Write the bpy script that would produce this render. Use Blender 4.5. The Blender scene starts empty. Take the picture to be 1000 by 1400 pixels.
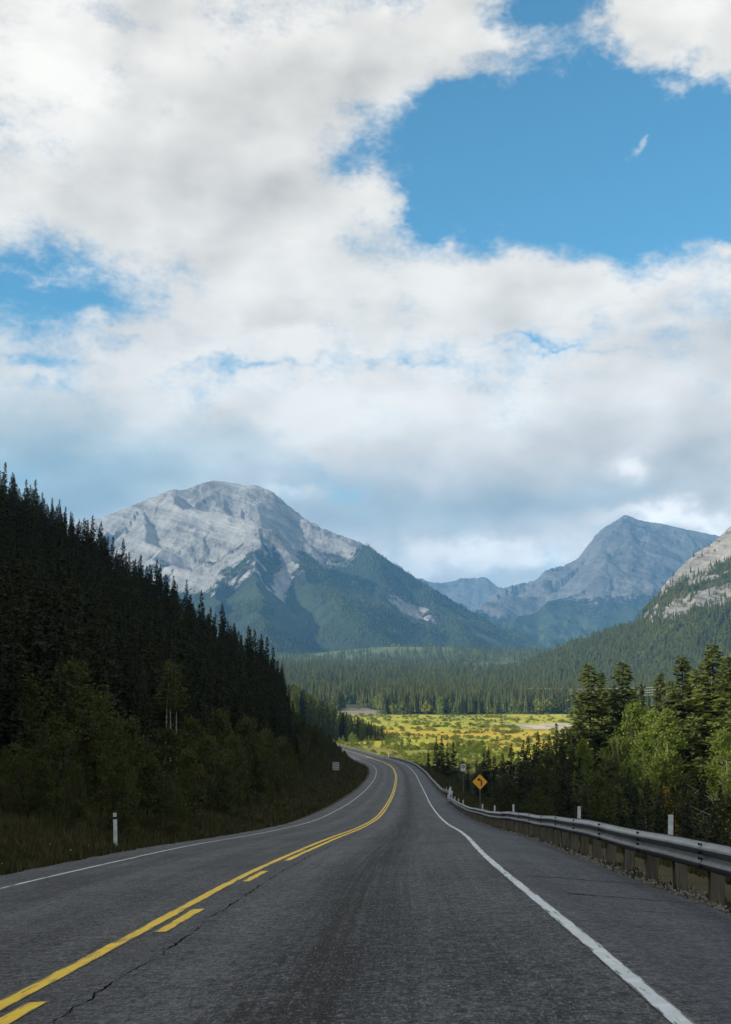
import bpy, math, random
import numpy as np
from mathutils import Vector, Matrix

random.seed(7)
rng = np.random.default_rng(11)
scn = bpy.context.scene
C = scn.collection

# ------------------------------------------------------------------ camera
F, HV = 1800.0, 935.0                       # focal length / horizon row of the 1000 x 1400 photograph
PITCH = math.atan((HV - 700.0) / F)
cam_d = bpy.data.cameras.new('camera')
cam = bpy.data.objects.new('camera', cam_d)
C.objects.link(cam)
cam_d.sensor_fit = 'VERTICAL'
cam_d.sensor_height = 36.0
cam_d.lens = 36.0 * F / 1400.0
cam_d.clip_start = 0.3
cam_d.clip_end = 90000.0
cam.location = (0, 0, 0)
cam.rotation_euler = (math.pi / 2 + PITCH, 0, 0)
scn.camera = cam
scn.render.resolution_x, scn.render.resolution_y = 731, 1024

# ------------------------------------------------------------------ light
SUN_EL, SUN_AZ = math.radians(23.0), math.radians(-118.0)     # azimuth from +Y towards +X
sd = Vector((math.sin(SUN_AZ) * math.cos(SUN_EL), math.cos(SUN_AZ) * math.cos(SUN_EL), math.sin(SUN_EL)))
sun_d = bpy.data.lights.new('sun', 'SUN')
sun_d.energy = 5.0
sun_d.angle = math.radians(0.5)
sun_d.color = (1.0, 0.93, 0.80)
sun = bpy.data.objects.new('sun', sun_d)
C.objects.link(sun)
sun.rotation_euler = sd.to_track_quat('Z', 'Y').to_euler()

scn.view_settings.view_transform = 'Standard'
scn.view_settings.look = 'None'
scn.view_settings.exposure = 0.3
scn.view_settings.gamma = 1.0
scn.view_settings.use_curve_mapping = False
scn.render.engine = 'CYCLES'
cy = scn.cycles
cy.max_bounces = 5
cy.diffuse_bounces = 2
cy.glossy_bounces = 2
cy.transmission_bounces = 2
cy.volume_bounces = 0
cy.transparent_max_bounces = 4
cy.caustics_reflective = False
cy.caustics_refractive = False
cy.use_denoising = True
cy.use_adaptive_sampling = True
cy.adaptive_threshold = 0.02


# ------------------------------------------------------------------ node expressions
class E:
    """small wrapper: arithmetic on sockets builds math nodes"""
    def __init__(s, t, sock): s.t, s.s = t, sock
    def _m(s, op, *a, clamp=False):
        n = s.t.nodes.new('ShaderNodeMath'); n.operation = op; n.use_clamp = clamp
        for i, v in enumerate((s,) + a):
            if isinstance(v, E): s.t.links.new(v.s, n.inputs[i])
            else: n.inputs[i].default_value = float(v)
        return E(s.t, n.outputs[0])
    def __add__(s, o): return s._m('ADD', o)
    __radd__ = __add__
    def __mul__(s, o): return s._m('MULTIPLY', o)
    __rmul__ = __mul__
    def __sub__(s, o): return s._m('SUBTRACT', o)
    def __rsub__(s, o): return (s * -1.0) + o
    def __truediv__(s, o): return s._m('DIVIDE', o)
    def __pow__(s, o): return s._m('POWER', o)
    def f(s, op, *a): return s._m(op, *a)
    def clamp(s): return s._m('ADD', 0.0, clamp=True)
    def step(s, a, b):
        n = s.t.nodes.new('ShaderNodeMapRange'); n.interpolation_type = 'SMOOTHSTEP'
        s.t.links.new(s.s, n.inputs[0])
        for i, v in enumerate((a, b, 0.0, 1.0)): n.inputs[1 + i].default_value = v
        return E(s.t, n.outputs[0])
    def lin(s, a, b, c=0.0, d=1.0):
        n = s.t.nodes.new('ShaderNodeMapRange')
        s.t.links.new(s.s, n.inputs[0])
        for i, v in enumerate((a, b, c, d)): n.inputs[1 + i].default_value = v
        return E(s.t, n.outputs[0])


def xyz(t, vec):
    n = t.nodes.new('ShaderNodeSeparateXYZ'); t.links.new(vec, n.inputs[0])
    return [E(t, n.outputs[i]) for i in range(3)]


def comb(t, *c):
    n = t.nodes.new('ShaderNodeCombineXYZ')
    for i, v in enumerate(c):
        if isinstance(v, E): t.links.new(v.s, n.inputs[i])
        else: n.inputs[i].default_value = float(v)
    return n.outputs[0]


def noise(t, vec, scale, detail=4.0, rough=0.55, dist=0.0, color=False, kind='FBM'):
    n = t.nodes.new('ShaderNodeTexNoise'); n.noise_dimensions = '3D'
    try: n.noise_type = kind
    except Exception: pass
    t.links.new(vec, n.inputs['Vector'])
    n.inputs['Scale'].default_value = scale; n.inputs['Detail'].default_value = detail
    n.inputs['Roughness'].default_value = rough; n.inputs['Distortion'].default_value = dist
    return n.outputs['Color'] if color else E(t, n.outputs[0])


def voro(t, vec, scale, feature='F1'):
    n = t.nodes.new('ShaderNodeTexVoronoi'); n.feature = feature
    t.links.new(vec, n.inputs['Vector']); n.inputs['Scale'].default_value = scale
    return E(t, n.outputs['Distance'])


def mix(t, fac, a, b):
    n = t.nodes.new('ShaderNodeMix'); n.data_type = 'RGBA'; n.clamp_factor = True
    if isinstance(fac, E): t.links.new(fac.s, n.inputs[0])
    else: n.inputs[0].default_value = fac
    for v, k in ((a, 6), (b, 7)):
        if isinstance(v, (tuple, list)): n.inputs[k].default_value = (*v[:3], 1.0)
        else: t.links.new(v, n.inputs[k])
    return n.outputs[2]


def scale_col(t, col, fac):
    n = t.nodes.new('ShaderNodeVectorMath'); n.operation = 'SCALE'
    t.links.new(col, n.inputs[0])
    if isinstance(fac, E): t.links.new(fac.s, n.inputs['Scale'])
    else: n.inputs['Scale'].default_value = fac
    return n.outputs[0]


def mul_col(t, a, b):
    n = t.nodes.new('ShaderNodeVectorMath'); n.operation = 'MULTIPLY'
    for i, v in enumerate((a, b)):
        if isinstance(v, (tuple, list)): n.inputs[i].default_value = v[:3]
        else: t.links.new(v, n.inputs[i])
    return n.outputs[0]


# ------------------------------------------------------------------ sky: Nishita blue under layers of cloud
world = bpy.data.worlds.new('World'); scn.world = world
world.use_nodes = True
wt = world.node_tree; wt.nodes.clear()
w_out = wt.nodes.new('ShaderNodeOutputWorld')
bg = wt.nodes.new('ShaderNodeBackground')
wt.links.new(bg.outputs[0], w_out.inputs[0])
sky = wt.nodes.new('ShaderNodeTexSky'); sky.sky_type = 'NISHITA'
sky.sun_disc = False
sky.sun_elevation = SUN_EL
sky.sun_rotation = SUN_AZ
sky.altitude = 1500.0; sky.air_density = 1.0; sky.dust_density = 0.3; sky.ozone_density = 2.0
SKY_STRENGTH = 0.15
tc = wt.nodes.new('ShaderNodeTexCoord')
nrm = wt.nodes.new('ShaderNodeVectorMath'); nrm.operation = 'NORMALIZE'
wt.links.new(tc.outputs['Generated'], nrm.inputs[0])
dx, dy, dz = xyz(wt, nrm.outputs[0])
az = dx.f('ARCTAN2', dy) * (180 / math.pi)              # degrees, 0 = along the road
el = dz.f('ARCSINE') * (180 / math.pi)


def sky_at(u, v):
    """direction (azimuth, elevation in degrees) in which a feature of the sky stands"""
    x, y = (u - 500) / F, (700 - v) / F
    Y = math.cos(PITCH) - y * math.sin(PITCH); Z = math.sin(PITCH) + y * math.cos(PITCH)
    return math.degrees(math.atan2(x, Y)), math.degrees(math.atan2(Z, math.hypot(x, Y)))


DEG = 180 / math.pi / F                                  # degrees per photo pixel near the axis


def wv(k, s, detail, rough=0.5, ox=0.0):
    v = comb(wt, az * (k) + ox, el * (k * s), 3.7 + ox)
    return noise(wt, v, 1.0, detail, rough)


warp_a = wv(0.16, 1.4, 5, 0.55, 11.0) - 0.5
warp_b = wv(0.16, 1.4, 5, 0.55, 37.0) - 0.5
warp_c = wv(0.6, 1.3, 4, 0.55, 5.0) - 0.5
azw = az + warp_a * 6.5 + warp_c * 2.6
elw = el + warp_b * 4.2 + warp_c * 1.6


def blob(u, v, su, sv, amp, rot=0.0, a=None, e=None):
    a = azw if a is None else a; e = elw if e is None else e
    a0, e0 = sky_at(u, v)
    du = (a - a0) * (1 / (su * DEG)); dv = (e - e0) * (1 / (sv * DEG))
    if rot:
        c, s = math.cos(rot), math.sin(rot)
        x, y = (a - a0), (e - e0)
        du = (x * c + y * s) * (1 / (su * DEG)); dv = (y * c - x * s) * (1 / (sv * DEG))
    q = du * du + dv * dv
    return (q * -1.0).f('EXPONENT') * amp


def total(items):
    r = None
    for b in items:
        r = b if r is None else r + b
    return r


#SKYBLOBS
holes = total([
    blob(790, 200, 250, 105, -1.35, -0.12), blob(920, 275, 200, 85, -1.2), blob(640, 235, 75, 95, -0.65),
    blob(745, 22, 75, 60, -1.15), blob(690, 330, 60, 30, -0.3), blob(590, 285, 70, 22, -0.55, -0.7), blob(535, 195, 45, 40, -0.4), blob(800, 120, 60, 40, -0.4), blob(960, 150, 90, 40, -0.5), blob(640, 130, 70, 50, -0.45),
    blob(40, 395, 150, 52, -1.0), blob(170, 410, 90, 26, -0.35), blob(205, 455, 60, 14, -0.45),
    blob(370, 489, 120, 7, -0.42), blob(560, 490, 45, 8, -0.4), blob(730, 474, 120, 5, -0.42), blob(50, 487, 70, 10, -0.45),
    blob(40, 522, 40, 10, -0.35)])
solids = total([
    blob(880, 35, 100, 55, 0.85), blob(970, 90, 60, 30, 0.6), blob(620, 65, 190, 45, 0.5), blob(872, 194, 30, 13, 1.05, 0.5), blob(850, 205, 26, 8, 0.7, 0.5),
    blob(795, 236, 22, 6, 0.4), blob(800, 385, 330, 36, 0.55), blob(995, 340, 30, 12, 0.75), blob(690, 58, 80, 13, 0.45, 0.1), blob(570, 128, 40, 20, 0.5), blob(640, 100, 90, 14, 0.5), blob(40, 388, 110, 7, 0.45),
    blob(300, 250, 280, 170, 0.5), blob(180, 440, 70, 9, 0.45), blob(500, 640, 900, 120, 0.3)])
n1 = wv(0.26, 1.6, 5, 0.5, 2.0) - 0.5
n2 = wv(0.85, 1.5, 7, 0.56, 19.0) - 0.5
n3 = wv(3.2, 1.6, 7, 0.62, 77.0) - 0.5
dens = holes * 1.12 + solids + n1 * 1.7 + n2 * 0.85 + n3 * 0.62 + 0.68
alpha = dens.step(-0.30, 0.90)
thick = dens.step(0.1, 1.1)
# shade of the cloud bodies: pale bright masses, grey bellies
shade_f = wv(0.22, 1.7, 6, 0.46, 51.0)
shade_u = noise(wt, comb(wt, az * 0.22 + 51.0 + 0.22 * -1.3, el * (0.22 * 1.7) + 0.45, 54.7), 1.0, 6, 0.46)
relief = (shade_f - shade_u) * 1.0
grey = total([
    blob(300, 225, 190, 75, 0.55, -0.1), blob(390, 430, 80, 28, 0.50), blob(160, 330, 150, 30, 0.3), blob(430, 80, 110, 70, 0.35, -0.5),
    blob(600, 95, 150, 35, 0.25), blob(230, 60, 60, 70, 0.25), blob(700, 620, 160, 45, 0.32), blob(620, 690, 200, 60, 0.28),
    blob(930, 460, 120, 50, 0.3), blob(780, 460, 160, 30, 0.18), blob(930, 640, 120, 60, 0.3), blob(820, 600, 60, 40, 0.2)])
blue = total([
    blob(40, 600, 170, 70, 0.75), blob(190, 660, 240, 50, 0.75), blob(330, 610, 90, 30, 0.35), blob(450, 690, 120, 50, 0.5),
    blob(650, 700, 160, 45, 0.55), blob(900, 650, 130, 30, 0.4), blob(20, 680, 200, 60, 0.5), blob(800, 680, 150, 25, 0.35)])
bright = total([
    blob(60, 100, 130, 110, 0.5), blob(250, 480, 250, 40, 0.3), blob(560, 530, 300, 60, 0.45), blob(400, 560, 120, 40, 0.3),
    blob(860, 630, 32, 22, 0.75), blob(760, 370, 260, 20, 0.35), blob(700, 765, 90, 26, 0.7), blob(930, 705, 90, 20, 0.6),
    blob(330, 640, 60, 18, 0.3), blob(560, 640, 50, 14, 0.3), blob(900, 425, 30, 10, 0.3)])
lum = (n2 * 0.07 + relief * 0.45 + (shade_f - 0.5) * 0.25 + bright * 0.24 - grey * 0.36 - blue * 0.13 + 0.93)
breaks = total([blob(640, 762, 130, 16, 0.50), blob(745, 778, 60, 12, 0.45), blob(930, 708, 90, 13, 0.60), blob(860, 632, 34, 20, 0.32), blob(410, 672, 50, 9, 0.25), blob(560, 560, 260, 45, 0.10), blob(60, 90, 120, 90, 0.08)])
lum = lum.f('MAXIMUM', 0.34).f('MINIMUM', 1.04) + breaks
blue_f = (blue * 0.85 + (0.72 - lum) * 0.25).clamp()
blue_f = (blue_f - breaks * 1.2).clamp()
c_cloud = mix(wt, blue_f, (1.04, 1.0, 0.925), (0.62, 0.80, 0.86))
c_cloud = scale_col(wt, c_cloud, lum)
sky_col = scale_col(wt, mul_col(wt, sky.outputs[0], (0.60, 1.16, 1.16)), SKY_STRENGTH)
wt.links.new(mix(wt, alpha, sky_col, c_cloud), bg.inputs[0])
bg.inputs[1].default_value = 0.81
world.cycles.sampling_method = 'MANUAL'
world.cycles.sample_map_resolution = 512


# ------------------------------------------------------------------ numpy helpers
def hermite(k, y, x):
    k = np.asarray(k, float); y = np.asarray(y, float); x = np.asarray(x, float)
    m = np.gradient(y, k); i = np.clip(np.searchsorted(k, x) - 1, 0, len(k) - 2)
    h = k[i + 1] - k[i]; t = np.clip((x - k[i]) / h, 0, 1)
    return (2*t**3-3*t**2+1)*y[i] + (t**3-2*t**2+t)*h*m[i] + (-2*t**3+3*t**2)*y[i+1] + (t**3-t**2)*h*m[i+1]


def sstep(a, b, x):
    t = np.clip((x - a) / (b - a), 0, 1); return t * t * (3 - 2 * t)


_perm = rng.permutation(4096)
_grad = rng.uniform(0, 2 * math.pi, 4096)


def perlin(x, y, seed=0):
    xi = np.floor(x).astype(np.int64); yi = np.floor(y).astype(np.int64)
    xf, yf = x - xi, y - yi
    def g(ix, iy, fx, fy):
        a = _grad[_perm[(_perm[(ix + seed * 131) & 4095] + iy) & 4095]]
        return np.cos(a) * fx + np.sin(a) * fy
    u = xf*xf*xf*(xf*(xf*6-15)+10); v = yf*yf*yf*(yf*(yf*6-15)+10)
    a = g(xi, yi, xf, yf); b = g(xi+1, yi, xf-1, yf); c = g(xi, yi+1, xf, yf-1); d = g(xi+1, yi+1, xf-1, yf-1)
    return (a*(1-u)+b*u)*(1-v) + (c*(1-u)+d*u)*v


def fbm(x, y, octs=5, gain=0.5, seed=0, ridged=False):
    r = 0; amp = 1.0
    for o in range(octs):
        n = perlin(x * 2**o + 17.3 * o, y * 2**o - 9.1 * o, seed + o)
        r = r + amp * ((0.5 - np.abs(n) * 1.6) if ridged else n)
        amp *= gain
    return r


# ------------------------------------------------------------------ the lie of the land (camera at 0,0,0)
KY = [-80, -30, 0, 10, 20, 35, 55, 80, 110, 150, 200, 260, 330, 420, 520, 600, 680, 760]
KX = [-5.9, -3.7, -2.48, -2.12, -1.83, -1.14, -.36, .59, 1.6, 2.92, 4.36, 5.73, 5.7, -.22, -10.5, -22, -40, -66]
KD = [-5.0, -1.2, 1.26, 2.05, 2.83, 4.06, 5.85, 7.9, 9.95, 12.27, 14.78, 17.3, 19.85, 22.57, 24.9, 26.4, 27.3, 27.7]
KE = [.05, .05, .055, .055, .055, .045, .045, .05, .05, .05, .056, .065, .08, .085, .08, .06, .04, .03]


def road_x(Y): return hermite(KY, KX, np.clip(Y, -80, 760))
def road_z(Y): return -hermite(KY, KD, np.clip(Y, -80, 760))
def road_e(Y): return np.interp(Y, KY, KE)
def road_w(Y):
    h = (road_x(np.asarray(Y) + 1.0) - road_x(np.asarray(Y) - 1.0)) / 2.0
    return np.sqrt(1 + h * h)


PL, PR = -5.0, 5.5                                   # paved edges, metres from the centre line
RAIL_O = 5.62


def surf(o, Y):                                       # road surface at offset o
    return road_z(Y) + road_e(Y) * np.minimum(o, 3.9) - 0.080 * np.maximum(np.asarray(o) - 3.9, 0)


def road_pt(o, Y, up=0.0):
    return float(road_x(Y) + o * road_w(Y)), float(Y), float(surf(o, Y) + up)


VALLEY = -28.5


def terrain(X, Y):
    X = np.asarray(X, float); Y = np.asarray(Y, float)
    xc, w = road_x(Y), road_w(Y)
    o = (X - xc) / w
    zs = surf(np.clip(o, PL, PR), Y)
    far = np.interp(Y, [0, 1250, 1700, 2600, 3600, 5000, 7000, 20000], [VALLEY, VALLEY, -20, 22, 55, 105, 150, 260])
    lump = fbm(X / 60, Y / 60, 3, seed=3)
    # left bank and hill
    s = np.maximum(-o - 6.2, 0)
    ditch = -0.30 * np.exp(-((o + 6.3) / 0.9) ** 2)
    fall = 1 - sstep(318, 388, Y + 0.10 * s)
    rise = np.interp(Y, [0, 90, 180, 240, 300], [.28, .34, .50, .62, .72]) * (np.sqrt(s * s + 9.0) - 3.0) + 0.45 * np.maximum(s - (0.31 * np.maximum(Y, 0) + 14), 0) * (Y < 300)  # last term: unseen steeper rise beside the view, added to shade the right-hand trees
    rise = np.where(rise > 42, 42 + 17 * np.tanh((rise - 42) / 17), rise)
    low = 0.16 * (np.sqrt(s * s + 25) - 5); low = 22 * np.tanh(low / 22)
    hill = rise * fall + low * (1 - fall) * (1 - sstep(900, 1300, Y))
    hill = hill * (1 + 0.05 * lump) + 0.5 * lump * sstep(3, 20, s)
    zl = zs + ditch + hill
    # right bank down to the river flats
    zr_floor = np.interp(Y, [-80, 0, 60, 120, 200, 350, 500], [-9, -11, -14.5, -17.5, -21, -26, VALLEY]) + 0.8 * lump
    s2 = np.maximum(o - 6.7, 0)
    bank = zs - 0.10 * sstep(PR, PR + 1, o) - 0.52 * (np.sqrt(s2 * s2 + 1) - 1)
    zr = np.maximum(bank, zr_floor)
    k = np.clip(0.5 + 0.5 * (bank - zr_floor) / 1.5, 0, 1)
    zr = bank * k + zr_floor * (1 - k) + 1.5 * k * (1 - k)
    z = np.where(o < 0, zl, zr)
    on = (o > PL) & (o < PR)
    zz = np.where(on, zs, z)
    t = sstep(560, 760, Y)
    near_flat = VALLEY + 0.9 * lump + np.where(o < 0, low * (1 - sstep(900, 1300, Y)), 0)
    zz = np.where(on, zz, zz * (1 - t) + near_flat * t)
    t2 = sstep(1150, 1400, Y)
    roll = 26 * fbm(X / 900, Y / 900, 3, seed=9) * sstep(1700, 3200, Y)
    zz = zz * (1 - t2) + (far + roll + 0.8 * lump) * t2
    knoll = 34 * np.exp(-((X - 130) / 330) ** 2 - ((Y - 4300) / 420) ** 2)
    zz = zz + knoll
    side = sstep(260, 900, np.abs(X) - 0.25 * Y) * 60 * (Y < 1e9) * sstep(-200, 500, -X)   # the hill goes on to the left
    return zz + side * sstep(700, 1500, Y)


def at(u, v, Y):                                       # a point seen at photo pixel u, v at depth Y
    x, y = (u - 500) / F, (700 - v) / F
    fy = math.cos(PITCH) - y * math.sin(PITCH); fz = math.sin(PITCH) + y * math.cos(PITCH)
    return x / fy * Y, Y, fz / fy * Y


def to_uv(X, Y, Z):
    f = Y * math.cos(PITCH) + Z * math.sin(PITCH); up = -Y * math.sin(PITCH) + Z * math.cos(PITCH)
    return 500 + F * X / f, 700 - F * up / f


# ------------------------------------------------------------------ object helpers
def new_mesh(name, V, faces, mat=None, smooth=False, attrs=None):
    me = bpy.data.meshes.new(name)
    V = np.ascontiguousarray(V, np.float32).reshape(-1, 3)
    if isinstance(faces, np.ndarray):
        n, k = faces.shape
        me.vertices.add(len(V)); me.vertices.foreach_set('co', V.ravel())
        me.loops.add(n * k); me.loops.foreach_set('vertex_index', faces.astype(np.int32).ravel())
        me.polygons.add(n)
        me.polygons.foreach_set('loop_start', np.arange(0, n * k, k, dtype=np.int32))
    else:
        me.from_pydata(V.tolist(), [], faces)
    me.update(calc_edges=True)
    if smooth and len(me.polygons):
        me.polygons.foreach_set('use_smooth', np.ones(len(me.polygons), bool))
    for m in (mat if isinstance(mat, (list, tuple)) else [mat]):
        if m: me.materials.append(m)
    for k_, (typ, data) in (attrs or {}).items():
        a = me.attributes.new(k_, typ, 'POINT')
        a.data.foreach_set('color' if 'COLOR' in typ else 'value', np.ascontiguousarray(data, np.float32).ravel())
    return me


def obj(name, me, parent=None, loc=(0, 0, 0), **props):
    o = bpy.data.objects.new(name, me); C.objects.link(o)
    o.location = loc
    if parent: o.parent = parent
    for k, v in props.items(): o[k] = v
    return o


def empty(name, loc, rz=0.0, **props):
    o = obj(name, None, None, loc, **props); o.rotation_euler = (0, 0, rz); o.empty_display_size = 0.3
    return o


class MB:
    def __init__(s): s.V, s.F = [], []
    def add(s, V, Fc):
        b = len(s.V); s.V += [tuple(v) for v in V]; s.F += [tuple(i + b for i in f) for f in Fc]; return s
    def box(s, c, d, m=None):
        x, y, z = [k / 2 for k in d]
        V = [Vector((sx * x, sy * y, sz * z)) for sz in (-1, 1) for sy in (-1, 1) for sx in (-1, 1)]
        if m: V = [m @ v for v in V]
        V = [v + Vector(c) for v in V]
        return s.add(V, [(0, 2, 3, 1), (4, 5, 7, 6), (0, 1, 5, 4), (2, 6, 7, 3), (0, 4, 6, 2), (1, 3, 7, 5)])
    def tube(s, pts, rad, n=6, caps=True):
        pts = [Vector(p) for p in pts]; rad = rad if isinstance(rad, (list, tuple)) else [rad] * len(pts)
        rings = []; b = len(s.V)
        for i, p in enumerate(pts):
            d = (pts[min(i + 1, len(pts) - 1)] - pts[max(i - 1, 0)]).normalized()
            a = d.orthogonal().normalized() if abs(d.z) < 0.9 else Vector((1, 0, 0))
            a = (a - d * a.dot(d)).normalized(); c = d.cross(a)
            s.V += [tuple(p + (a * math.cos(q) + c * math.sin(q)) * rad[i]) for q in [2 * math.pi * k / n for k in range(n)]]
        for i in range(len(pts) - 1):
            for k in range(n):
                k2 = (k + 1) % n
                s.F.append((b + i*n + k, b + i*n + k2, b + (i+1)*n + k2, b + (i+1)*n + k))
        if caps:
            s.F.append(tuple(b + k for k in range(n))[::-1]); s.F.append(tuple(b + (len(pts)-1)*n + k for k in range(n)))
        return s
    def mesh(s, name, mat=None, smooth=False): return new_mesh(name, np.array(s.V), s.F, mat, smooth)


def material(name, rough=0.8, spec=0.3):
    m = bpy.data.materials.new(name); m.use_nodes = True
    t = m.node_tree; b = t.nodes['Principled BSDF']
    b.inputs['Roughness'].default_value = rough
    b.inputs['Specular IOR Level'].default_value = spec
    return m, t, b


def geo_pos(t): return t.nodes.new('ShaderNodeNewGeometry').outputs['Position']
def obj_pos(t): return t.nodes.new('ShaderNodeTexCoord').outputs['Object']
def attr(t, name, what='Fac'):
    n = t.nodes.new('ShaderNodeAttribute'); n.attribute_name = name
    return n.outputs[what]


def setcol(t, b, c):
    if isinstance(c, (tuple, list)): b.inputs['Base Color'].default_value = (*c[:3], 1)
    else: t.links.new(c, b.inputs['Base Color'])


def bump(t, b, h, strength=0.3, dist=0.02):
    n = t.nodes.new('ShaderNodeBump'); n.inputs['Strength'].default_value = strength; n.inputs['Distance'].default_value = dist
    t.links.new(h.s, n.inputs['Height']); t.links.new(n.outputs[0], b.inputs['Normal'])


# ------------------------------------------------------------------ materials
def mat_leaf(name, cols, rnd_amt=0.5, trans=0.3, scale=0.9, rough=0.75):
    """foliage: colour varies from plant to plant and from clump to clump; some light passes through"""
    m = bpy.data.materials.new(name); m.use_nodes = True; t = m.node_tree; t.nodes.clear()
    out = t.nodes.new('ShaderNodeOutputMaterial')
    d = t.nodes.new('ShaderNodeBsdfPrincipled'); d.inputs['Roughness'].default_value = rough; d.inputs['Specular IOR Level'].default_value = 0.15
    tr = t.nodes.new('ShaderNodeBsdfTranslucent')
    mx = t.nodes.new('ShaderNodeMixShader'); mx.inputs[0].default_value = trans
    rnd = E(t, t.nodes.new('ShaderNodeObjectInfo').outputs['Random'])
    n = noise(t, obj_pos(t), scale, 3)
    f = (n.lin(0.3, 0.7, 0, 1) * (1 - rnd_amt) + rnd * rnd_amt).clamp()
    c = mix(t, f, cols[0], cols[1])
    if len(cols) > 2:
        c = mix(t, noise(t, obj_pos(t), scale * 2.3, 2).step(0.56, 0.7), c, cols[2])
    t.links.new(c, d.inputs['Base Color'])
    t.links.new(mul_col(t, c, (1.3, 1.5, 0.6)), tr.inputs[0])
    t.links.new(d.outputs[0], mx.inputs[1]); t.links.new(tr.outputs[0], mx.inputs[2]); t.links.new(mx.outputs[0], out.inputs[0])
    return m


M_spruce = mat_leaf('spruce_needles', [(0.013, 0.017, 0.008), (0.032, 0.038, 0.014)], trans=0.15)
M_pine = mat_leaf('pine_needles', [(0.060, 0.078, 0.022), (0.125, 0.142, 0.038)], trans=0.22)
M_spruce_lit = mat_leaf('sunlit_spruce_needles', [(0.070, 0.090, 0.022), (0.145, 0.165, 0.040)], trans=0.22)  # lighter spruce needles for the lit stands, their sunlight put into the colour
M_aspen = mat_leaf('aspen_leaves', [(0.115, 0.165, 0.034), (0.19, 0.235, 0.055), (0.25, 0.22, 0.045)], trans=0.42, scale=0.6)
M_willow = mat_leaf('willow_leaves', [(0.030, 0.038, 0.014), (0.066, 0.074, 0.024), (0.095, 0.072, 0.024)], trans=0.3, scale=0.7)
M_gold = mat_leaf('golden_leaves', [(0.38, 0.20, 0.02), (0.50, 0.28, 0.03)], trans=0.4)
M_scrub = mat_leaf('scrub_leaves', [(0.13, 0.16, 0.034), (0.27, 0.27, 0.05)], rnd_amt=0.8, trans=0.3)
M_farspruce = mat_leaf('far_needles', [(0.050, 0.064, 0.024), (0.130, 0.142, 0.042)], rnd_amt=0.8, trans=0.1)

M_bark, t, b = material('bark', 0.9, 0.2)
setcol(t, b, mix(t, noise(t, obj_pos(t), 6, 4), (0.028, 0.022, 0.017), (0.075, 0.060, 0.046)))
M_palebark, t, b = material('pale_bark', 0.85, 0.2)
setcol(t, b, mix(t, noise(t, obj_pos(t), 5, 4).step(0.52, 0.62), (0.30, 0.28, 0.22), (0.09, 0.075, 0.06)))
M_deadwood, t, b = material('dead_wood', 0.9, 0.2)
setcol(t, b, mix(t, noise(t, obj_pos(t), 6, 4), (0.30, 0.24, 0.18), (0.48, 0.40, 0.32)))

# asphalt: aggregate, wheel paths, patches
M_road, t, b = material('asphalt', 0.78, 0.22)
P = geo_pos(t)
oo = E(t, attr(t, 'off')); yy = E(t, attr(t, 'dist'))
agg = voro(t, P, 70.0)
agg2 = noise(t, P, 22.0, 3, 0.75).lin(0.36, 0.64)
grit = noise(t, P, 7.0, 6, 0.85).lin(0.38, 0.62)
big = noise(t, P, 0.55, 5, 0.6)
streak = noise(t, comb(t, oo * 3.2, yy * 0.06, 0.0), 1.0, 5, 0.65)
fine_streak = noise(t, comb(t, oo * 14.0, yy * 0.10, 4.0), 1.0, 4, 0.7)
lane = total([((oo - c) * (oo - c) * (-1 / (0.42 ** 2))).f('EXPONENT') * a for c, a in ((2.0, 1.0), (1.75, 0.5), (2.9, 0.25), (-0.95, 0.25), (-2.6, 0.35))])
lightb = total([((oo - c) * (oo - c) * (-1 / (0.34 ** 2))).f('EXPONENT') for c in (0.95, -1.9)])
big2 = noise(t, comb(t, oo * 0.7, yy * 0.16, 2.0), 1.0, 4, 0.6)
tone = (big - 0.5) * 0.7 + (big2 - 0.5) * 0.8 + (streak - 0.5) * 0.9 + (fine_streak - 0.5) * 2.0 * (lane * 0.9 + 0.15) - lane * 0.42 + lightb * 0.16 + (agg2 - 0.5) * 0.95 + (grit - 0.5) * 0.75 + (agg - 0.35) * 0.8 + 0.33
shoulder = oo.step(3.75, 3.95)
left_band = oo.step(-3.9, -3.7) * (oo.step(-0.1, 0.1) * -1.0 + 1.0)
col = mix(t, tone.clamp(), (0.003, 0.0033, 0.004), (0.074, 0.077, 0.085))
col = mix(t, shoulder * 0.55, col, mix(t, ((streak - 0.5) * 1.0 + (agg2 - 0.5) * 0.7 + (big - 0.5) * 0.6 + 0.5).clamp(), (0.010, 0.014, 0.023), (0.048, 0.058, 0.084)))
gapb = ((oo - 0.30) * (oo - 0.30) * (-1 / 0.13 ** 2)).f('EXPONENT')
col = mix(t, gapb * 0.6, col, (0.040, 0.041, 0.045))
stone = noise(t, comb(t, oo * 62.0, yy * 12.0, 1.0), 1.0, 3, 0.7)
stone2 = noise(t, comb(t, oo * 34.0, yy * 5.0, 7.0), 1.0, 3, 0.75)
speck = (stone * 0.65 + stone2 * 0.35).step(0.535, 0.60)
col = mix(t, speck * 0.62 * (shoulder * -0.6 + 1.0), col, (0.17, 0.17, 0.17))
pits = (stone * 0.6 + stone2 * 0.4).step(0.48, 0.41)
col = mix(t, pits * 0.72, col, (0.010, 0.010, 0.011))
setcol(t, b, col)
bump(t, b, agg * 0.6 + agg2 * 0.6 + noise(t, P, 2.0, 3) * 0.5, 0.55, 0.012)
t.links.new((tone * -0.15 + 0.72).s, b.inputs['Roughness'])


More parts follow.
